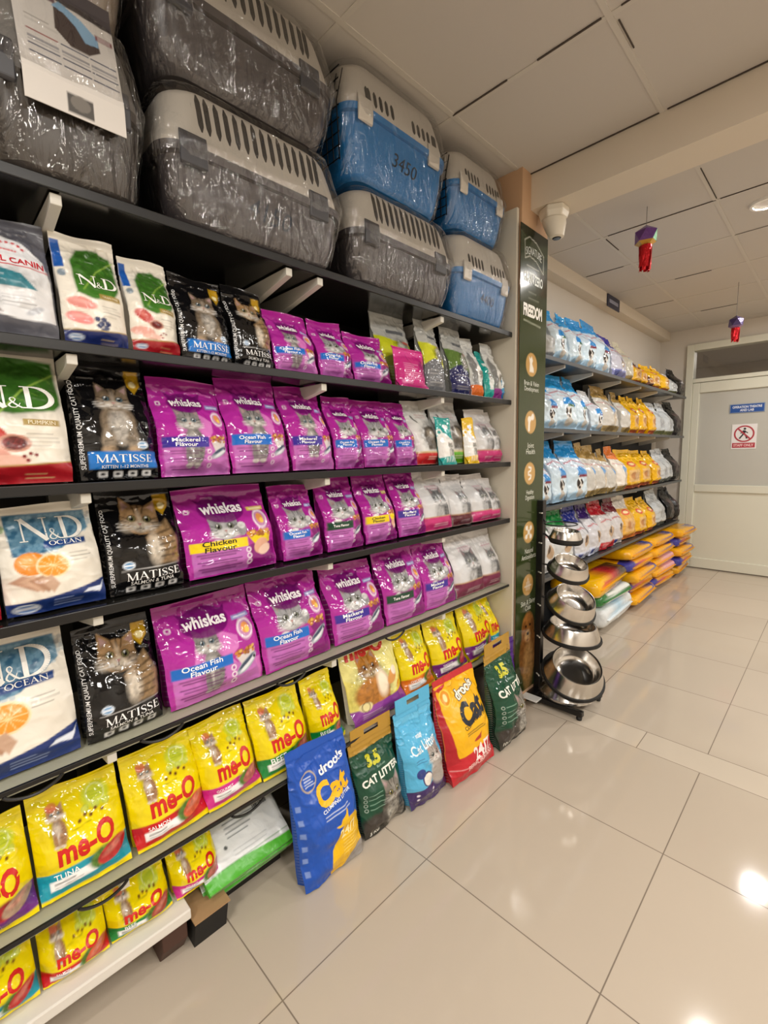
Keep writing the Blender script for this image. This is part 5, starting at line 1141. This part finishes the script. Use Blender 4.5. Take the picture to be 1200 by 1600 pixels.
FD = dict(
    blueA=(far_art('#c9d8e2', '#2f98d6', '#3fa2dc', 'blue'), 'white and sky blue puppy food bag'), blueB=(far_art('#c2d4e2', '#2a8fd0', '#3fa2dc', 'blue', '#7a2a3a'), 'pale blue dog food bag, blue top'), blueC=(far_art('#c4cad2', '#d9dde2', '#3fa2dc', 'blue', '#2a4a8c'), 'white and blue bag with puppies'),
    indigo=(far_art('#c3c4d2', '#34309a', '#8a90c8', 'banded'), 'white bag with indigo top'), darkmix=(far_art('#b9bcbc', '#1a2a38', '#8a9096', 'plain'), 'grey bag with dark top'), goldclear=(far_art('#c4c0b0', '#d8d2bc', '#c9b984', 'gold'), 'clear and gold bag'), goldtop=(far_art('#c6c3bc', '#a98a4e', '#9a8452', 'gold'), 'white bag with gold top'),
    yel=(far_art('#f0b90e', '#f2bc10', '#a9502a', 'yellow'), 'bright yellow dog food bag'), yelbrown=(far_art('#eab010', '#5a3422', '#5a3422', 'yellow'), 'yellow bag with brown top'), brown=(far_art('#6a4436', '#54342a', '#3a241c', 'yellow'), 'brown pouch'), yelorange=(far_art('#e9b04a', '#e8e0d4', '#d97a28', 'yellow'), 'yellow and orange bag'), orangew=(far_art('#e4ddd2', '#e07a2c', '#d9792e', 'gold'), 'white bag with orange top'),
    whiteolive=(far_art('#c2c8cc', '#d8dde0', '#6a6e42', 'plain'), 'white bag with olive base'), whitegrey=(far_art('#bec2c4', '#ced2d4', '#5a5f58', 'plain'), 'white and grey bag'), black=(far_art('#0d0b0c', '#0a0909', '#2a2426', 'black'), 'black glossy bag'),
    greentop=(far_art('#c8caca', '#17803c', '#d6d8d8', 'banded'), 'big white bag with green top'), bluetop=(far_art('#c8c9ce', '#23308a', '#c9d3ea', 'banded'), 'white bag with royal blue top'), purptop=(far_art('#c8c8ce', '#3a2468', '#c3cbe2', 'banded'), 'white bag with purple top'), redtop=(far_art('#cac6c6', '#b4202e', '#b4202e', 'banded'), 'white bag with red top'), marotop=(far_art('#c8c4c4', '#6a1a2a', '#d8d2d2', 'banded'), 'white bag with maroon top'))
FROWS = [
    (1, 'darkmix', 2.864, 3.001, 0.259), (1, 'blueA', 3.011, 3.199, 0.387), (1, 'blueA', 3.199, 3.405, 0.369), (1, 'blueB', 3.417, 3.656, 0.387),
    (1, 'blueB', 3.656, 4.007, 0.418), (1, 'indigo', 4.022, 4.412, 0.372), (1, 'goldclear', 4.412, 4.549, 0.368), (1, 'yel', 4.531, 4.806, 0.243),
    (1, 'yelbrown', 4.806, 4.963, 0.243), (1, 'brown', 4.963, 5.129, 0.163), (1, 'yel', 5.129, 5.394, 0.259), (1, 'yel', 5.394, 5.733, 0.269),
    (1, 'whiteolive', 5.733, 6.053, 0.241), (1, 'black', 6.053, 6.464, 0.327), (2, 'blueB', 2.849, 3.055, 0.355), (2, 'blueA', 3.055, 3.371, 0.454),
    (2, 'blueA', 3.382, 3.608, 0.42), (2, 'blueC', 3.62, 3.856, 0.327), (2, 'goldtop', 3.87, 4.271, 0.395), (2, 'goldtop', 4.287, 4.539, 0.372),
    (2, 'yel', 4.539, 4.777, 0.352), (2, 'yel', 4.777, 5.055, 0.365), (2, 'yel', 5.076, 5.337, 0.374), (2, 'whiteolive', 5.36, 5.67, 0.351),
    (2, 'whiteolive', 5.67, 6.011, 0.365), (2, 'black', 6.038, 6.447, 0.447), (3, 'blueB', 2.827, 3.005, 0.381), (3, 'blueB', 3.015, 3.273, 0.445),
    (3, 'blueB', 3.284, 3.588, 0.457), (3, 'goldtop', 3.588, 3.769, 0.431), (3, 'goldtop', 3.783, 4.022, 0.412), (3, 'goldtop', 4.022, 4.22, 0.38),
    (3, 'orangew', 4.235, 4.484, 0.401), (3, 'yel', 4.501, 4.911, 0.372), (3, 'yel', 4.931, 5.268, 0.363), (3, 'yel', 5.29, 5.569, 0.355),
    (3, 'whitegrey', 5.569, 5.82, 0.36), (3, 'whitegrey', 5.82, 6.062, 0.373), (3, 'black', 6.062, 6.41, 0.371), (4, 'greentop', 2.848, 3.091, 0.447),
    (4, 'greentop', 3.101, 3.396, 0.434), (4, 'bluetop', 3.408, 3.653, 0.412), (4, 'purptop', 3.666, 3.896, 0.414), (4, 'redtop', 3.911, 4.226, 0.416),
    (4, 'marotop', 4.242, 4.475, 0.409), (4, 'yelorange', 4.492, 4.843, 0.408), (4, 'yel', 4.862, 5.149, 0.369), (4, 'yel', 5.171, 5.487, 0.343),
    (4, 'whitegrey', 5.511, 5.887, 0.391), (4, 'black', 5.914, 6.218, 0.411), (4, 'black', 6.247, 6.581, 0.389),]
protos = {}; cnt = {}
for n, (row, des, y0, y1, h) in enumerate(FROWS):
    k = cnt.get(row, 0); cnt[row] = k + 1; dz, desc = FD[des]
    if y1 > 6.36: y1 = 6.36
    rr = random.Random(n * 7 + 1); W0, H0, T0 = .28, .40, .15
    if des not in protos:
        root, _ = bag('dog_food_bag', dz, W0, H0, T0, 44, 900 + n, M_matte if des == 'black' else M_foil, gusset=.72, amp=.013, seal=.03, pinch=.03, topw=.88, crease=1.5, bulge=.92); protos[des] = root
    else: root = dup(protos[des])
    w = (y1 - y0) * .98; hs = min(h * .985, {1: .46, 2: .40, 3: .44, 4: .42}[row])
    root.scale = (rr.uniform(.85, 1.0), w / W0, hs / H0)
    root.location = (-1.375 - .125, (y0 + y1) / 2, RZ[row] + .001); root.rotation_euler = (0, -math.radians(rr.uniform(2, 6)), math.radians(rr.uniform(-5, 5)))
    tag(root, f'{desc}, {ORD[k]} from left on the far rack\'s {RN[row]} shelf', 'pet food bag', f'dog food bags on the far rack, {RN[row]} shelf')
# sacks stacked on the floor under the far rack
base = MB().box(XW + .02, -1.42, 3.35, 6.30, .0, .035).build('rack_plinth', mat('plinth_dark', '#1b1817', .7)); tag(base, 'dark low plinth under the far sacks', 'plinth')
def P_yel(kind):
    def p(x, y, z):
        c = lin('#eaa80e')
        if x > .45:
            if abs(y - .15) < .30 and .35 < z < .72 and kind != 2: c = lin('#cf4a2e') if abs(y - .15) < .18 else lin('#f3d48a')
            if kind == 1 and y < -.62: c = lin('#3a3a94')
            if kind == 2 and y > .0: c = lin('#e6a9b4')
            if kind == 0 and .55 < y < .8: c = lin('#3f4f9c')
        return c
    p.hex = '#e9a70c'; return p
def P_redy(x, y, z):
    c = lin('#f0b400')
    if x > .1 and y > -.1: c = lin('#b8242a')
    if x > .1 and y > .45: c = lin('#2a2222')
    if x > .1 and -.6 < y < -.3 and .3 < z < .8: c = lin('#d8432c')
    return c
P_redy.hex = '#e8ae08'
def P_gw(x, y, z): return lin('#2f7a3c') if y < -.55 or y > .8 else lin('#dfe4e0')
P_gw.hex = '#2f7a3c'
def P_lb(x, y, z): return lin('#a9cce2') if (-.3 < y < .45 and x > .2 and z > .25) else lin('#dde3e6')
P_lb.hex = '#dfe6ea'
sack('food_sack', 'white and pale blue sack at the bottom, left end under the far rack', 'sack', 'sacks under the far rack', (-1.63 + .19, 3.98, .036), .40, .74, .17, P_lb, 71, M_foil, yaw=2)
sack('food_sack', 'white and green sack on top of the pale blue one', 'sack', 'sacks under the far rack', (-1.44, 3.95, .207), .38, .66, .11, P_gw, 72, M_foil, yaw=-2)
sack('food_sack', 'yellow, red and black sack on the white and green one', 'sack', 'sacks under the far rack', (-1.44, 3.84, .320), .38, .78, .15, P_redy, 73, M_foil, yaw=3)
SN = ['left', 'middle', 'right']
pro = {}
for s, (yc, w, nn, hh) in enumerate(((4.68, .70, 5, .104), (5.41, .69, 5, .104), (6.06, .56, 5, .106))):
    for k in range(nn):
        kd = (0 if k > 2 else (1 if k < 1 else 2)) if s == 1 else (k % 2)
        z = .036 + k * (hh - .0005)
        if kd not in pro: r = sack('food_sack', '-', 'sack', '-', (0, 0, 0), .40, .70, .11, P_yel(kd), 80 + kd, M_foil); pro[kd] = r
        else: r = dup(pro[kd])
        r.location = (-1.455 + .03 * random.Random(s * 9 + k).uniform(-1, 1) + .04 * (s == 2), yc + .02 * random.Random(k + s).uniform(-1, 1), z); r.scale = (1, w / .70, hh / .11); r.rotation_euler = (0, 0, math.radians(random.Random(k * 3 + s).uniform(-3, 3)))
        tag(r, f'yellow dog food sack, {ORD[k]} from the floor in the {SN[s]} yellow stack', 'sack', 'yellow sacks under the far rack')

# ------------------------------------------------------------------ door, transom, signs
M_frost = None
def frosted():
    m = bpy.data.materials.new('frosted_glass'); m.use_nodes = True; b = m.node_tree.nodes['Principled BSDF']
    b.inputs['Base Color'].default_value = (*lin('#bdbcb4'), 1); b.inputs['Roughness'].default_value = .22; b.inputs['Transmission Weight'].default_value = .0; b.inputs['IOR'].default_value = 1.4
    return m
dr = empty('door_1', (0, YD, 0)); tag(dr, 'cream framed door with a frosted pane and warning signs', 'door', kind='structure')
y0, y1 = -.03, .03
MB().box(-1.409, -1.335, -.04, .10, 0, 2.644).box(-.345, -.271, -.04, .10, 0, 2.644).box(-1.335, -.345, -.04, .10, 2.57, 2.644).box(-1.335, -.345, -.04, .10, 2.205, 2.25).build('door_frame', M_cream, dr, bevel=.004)
MB().box(-1.333, -1.262, y0, y1, .012, 2.20).box(-.418, -.347, y0, y1, .012, 2.20).box(-1.262, -.418, y0, y1, 2.085, 2.20).box(-1.262, -.418, y0, y1, .93, 1.015).box(-1.262, -.418, y0, y1, .012, .13).build('door_rails', M_cream, dr, bevel=.005)
MB().box(-1.262, -.418, -.012, .012, .13, .93).build('lower_panel', M_cream, dr)
MB().box(-1.262, -.418, -.006, .006, 1.015, 2.085).build('frosted_pane', frosted(), dr)
MB().box(-1.335, -.345, -.004, .004, 2.25, 2.57).build('transom_pane', film_mat('transom_glass', .03, rough=.03, bump=0), dr)
MB().box(-.46, -.425, -.075, -.06, 1.0, 1.16).box(-.45, -.435, -.062, -.028, 1.01, 1.03).box(-.45, -.435, -.062, -.028, 1.13, 1.15).build('door_handle', M_steel, dr)
def wallF(w, h):   # face towards -Y
    def F(U, V, r): return np.stack([(U - .5) * w, np.full_like(U, 0) - r, V * h], 1)
    return F
sg = empty('door_sign', (-.812, YD - .008, 1.825)); tag(sg, 'blue sign with two lines of white letters on the frosted pane', 'sign')
MB().box(-.155, .155, -.006, .0, 0, .098).build('plate', mat('sign_edge', '#7d8fae', .4), sg)
MB().box(-.147, .147, -.007, -.0058, .007, .091).build('blue_field', mat('sign_blue', '#1d4f9c', .35), sg)
WF = wallF(.31, .098)
conform('sign_lettering', 'OPERATION THEATRE', WF, .31, .098, .5, .66, .84, '#e6ecf6', bold=.03, rise=.0078, parent=sg, ht=.085); conform('sign_lettering', 'AND LAB', WF, .31, .098, .5, .30, .40, '#e6ecf6', bold=.03, rise=.0078, parent=sg, ht=.085)
ns = empty('warning_sign', (-.822, YD - .008, 1.425)); tag(ns, 'white no-entry sign, red ring over a walking figure', 'sign')
MB().box(-.112, .112, -.003, 0, 0, .275).build('white_card', mat('sign_white', '#e9e6e6', .4), ns)
Mr, Mk = mat('sign_red', '#b23a48', .4), mat('sign_black', '#2c2a30', .5)
rg = MB(); n = 40
rg.v = []; R1, R2 = .092, .077
vs = [(R * math.cos(2 * math.pi * i / n), y, .168 + R * math.sin(2 * math.pi * i / n)) for y in (-.0045, -.003) for R in (R1, R2) for i in range(n)]
fs = [(i, (i + 1) % n, n + (i + 1) % n, n + i) for i in range(n)] + [(i, 2 * n + i, 2 * n + (i + 1) % n, (i + 1) % n) for i in range(n)]
rg.add(vs, fs); rg.build('red_ring', Mr, ns)
def bar2(m, a, b, wd, y=-.0052): d = Vector((b[0] - a[0], b[1] - a[1])).normalized(); q = Vector((-d.y, d.x)) * wd / 2; m.prism([(a[0] - q.x, a[1] - q.y), (b[0] - q.x, b[1] - q.y), (b[0] + q.x, b[1] + q.y), (a[0] + q.x, a[1] + q.y)], .0012, 'y', y)
m = MB(); bar2(m, (-.058, .228), (.058, .108), .015, -.0056); m.build('red_slash', Mr, ns)
m = MB(); bar2(m, (0, .205), (-.004, .168), .026); bar2(m, (-.004, .17), (-.04, .115), .014); bar2(m, (0, .17), (.018, .145), .014); bar2(m, (.018, .147), (.026, .115), .013); bar2(m, (.004, .198), (.034, .176), .009); bar2(m, (-.006, .2), (-.032, .172), .009)
m.prism([(.004 + .012 * math.cos(2 * math.pi * i / 16), .223 + .012 * math.sin(2 * math.pi * i / 16)) for i in range(16)], .0012, 'y', -.0052); m.build('walking_figure', Mk, ns)
MB().box(-.102, .102, -.0045, -.003, .014, .068).build('red_plate', Mr, ns)
conform('sign_lettering', 'STAFF ONLY', wallF(.224, .275), .224, .275, .5, .15, .80, '#f1c9c9', bold=.03, rise=.0055, parent=ns, ht=.13)
bs = empty('room_sign', (-1.598, 4.60, 2.715)); tag(bs, 'small dark navy sign high on the wall ledge past the banner', 'sign')
MB().box(0, .008, -.15, .15, 0, .105).build('plate', mat('sign_navy', '#1d2440', .4), bs)
MB().box(.008, .009, -.11, .11, .038, .068).build('faded_white_strip', mat('sign_strip', '#8f93a8', .5), bs)

# ------------------------------------------------------------------ hanging foil lanterns
M_red = mat('red_foil', '#d3202a', .22, metal=.6, bump=.4, bscale=60); M_thr = mat('thread', '#6a6460', .8)
def lantern(x, y, zb, s, cols, label, tl):
    L = empty('paper_lantern', (x, y, zb)); tag(L, label, 'lantern', 'hanging foil lanterns')
    MB().tube([(0, 0, s), (0, 0, CEIL - zb)], .0016, 5).build('string', M_thr, L)
    bm = bmesh.new(); bmesh.ops.create_icosphere(bm, subdivisions=1, radius=s)
    fs = {}
    for f in bm.faces:
        ctr = f.calc_center_median(); a = (math.atan2(ctr.y, ctr.x) + .5) % (2 * math.pi); k = 3 if ctr.z < -s * .45 else int(a / (2 * math.pi) * 3); fs.setdefault(k, []).append([tuple(v.co) for v in f.verts])
    bm.free()
    for k, pol in fs.items():
        m_ = MB()
        for p in pol:
            n = len(p); c = Vector([sum(q[i] for q in p) / n for i in range(3)]); inn = [tuple((Vector(q) * .86)) for q in p]
            m_.add(p + inn, [tuple(range(n)), tuple(range(n, 2 * n))[::-1]] + [(i, n + i, n + (i + 1) % n, (i + 1) % n) for i in range(n)])
        m_.build('paper_panel', mat('lantern_' + cols[k].strip('#'), cols[k], .28, metal=.35, bump=.3, bscale=90), L)
    rs = random.Random(5)
    for i in range(16):
        a = 2 * math.pi * i / 16 + rs.uniform(-.1, .1); r = s * .44; ln = tl * rs.uniform(.85, 1.08); m_ = MB(); rows = []
        for j in range(7):
            t = j / 6; rr = r * (1 + .12 * math.sin(3 * t + i)); aa = a + .12 * math.sin(5 * t + i); wd = s * .15
            c = Vector((rr * math.cos(aa), rr * math.sin(aa), -s * .72 - ln * t)); tg = Vector((-math.sin(aa), math.cos(aa), 0)) * wd; nr = Vector((math.cos(aa), math.sin(aa), 0)) * .0006
            rows.append([tuple(c - tg - nr), tuple(c + tg - nr), tuple(c + tg + nr), tuple(c - tg + nr)])
        m_.loft(rows).build('tassel_strip', M_red, L)
    return L
lantern(-.912, 3.11, 2.665, .066, ['#3c7a4c', '#7a4a92', '#6a3f8a', '#c89a3a'], 'green and purple lantern with long red foil tassel, nearer one', .135)
lantern(-.745, 5.05, 2.50, .06, ['#5a4a8a', '#7a6aa0', '#4a3a6a', '#8a6a9a'], 'small violet lantern with short red tassel near the door', .11)
# loose floor crumb: dark spot on a tile
tag(MB().lathe([(.0001, .001), (.009, .001), (.011, 0)], 16, cap=False).build('floor_stain', mat('stain_brown', '#6a5a4c', .7)), 'small dark round spot on a floor tile in the aisle', 'spot').location = (-.35, 1.01, .0005)
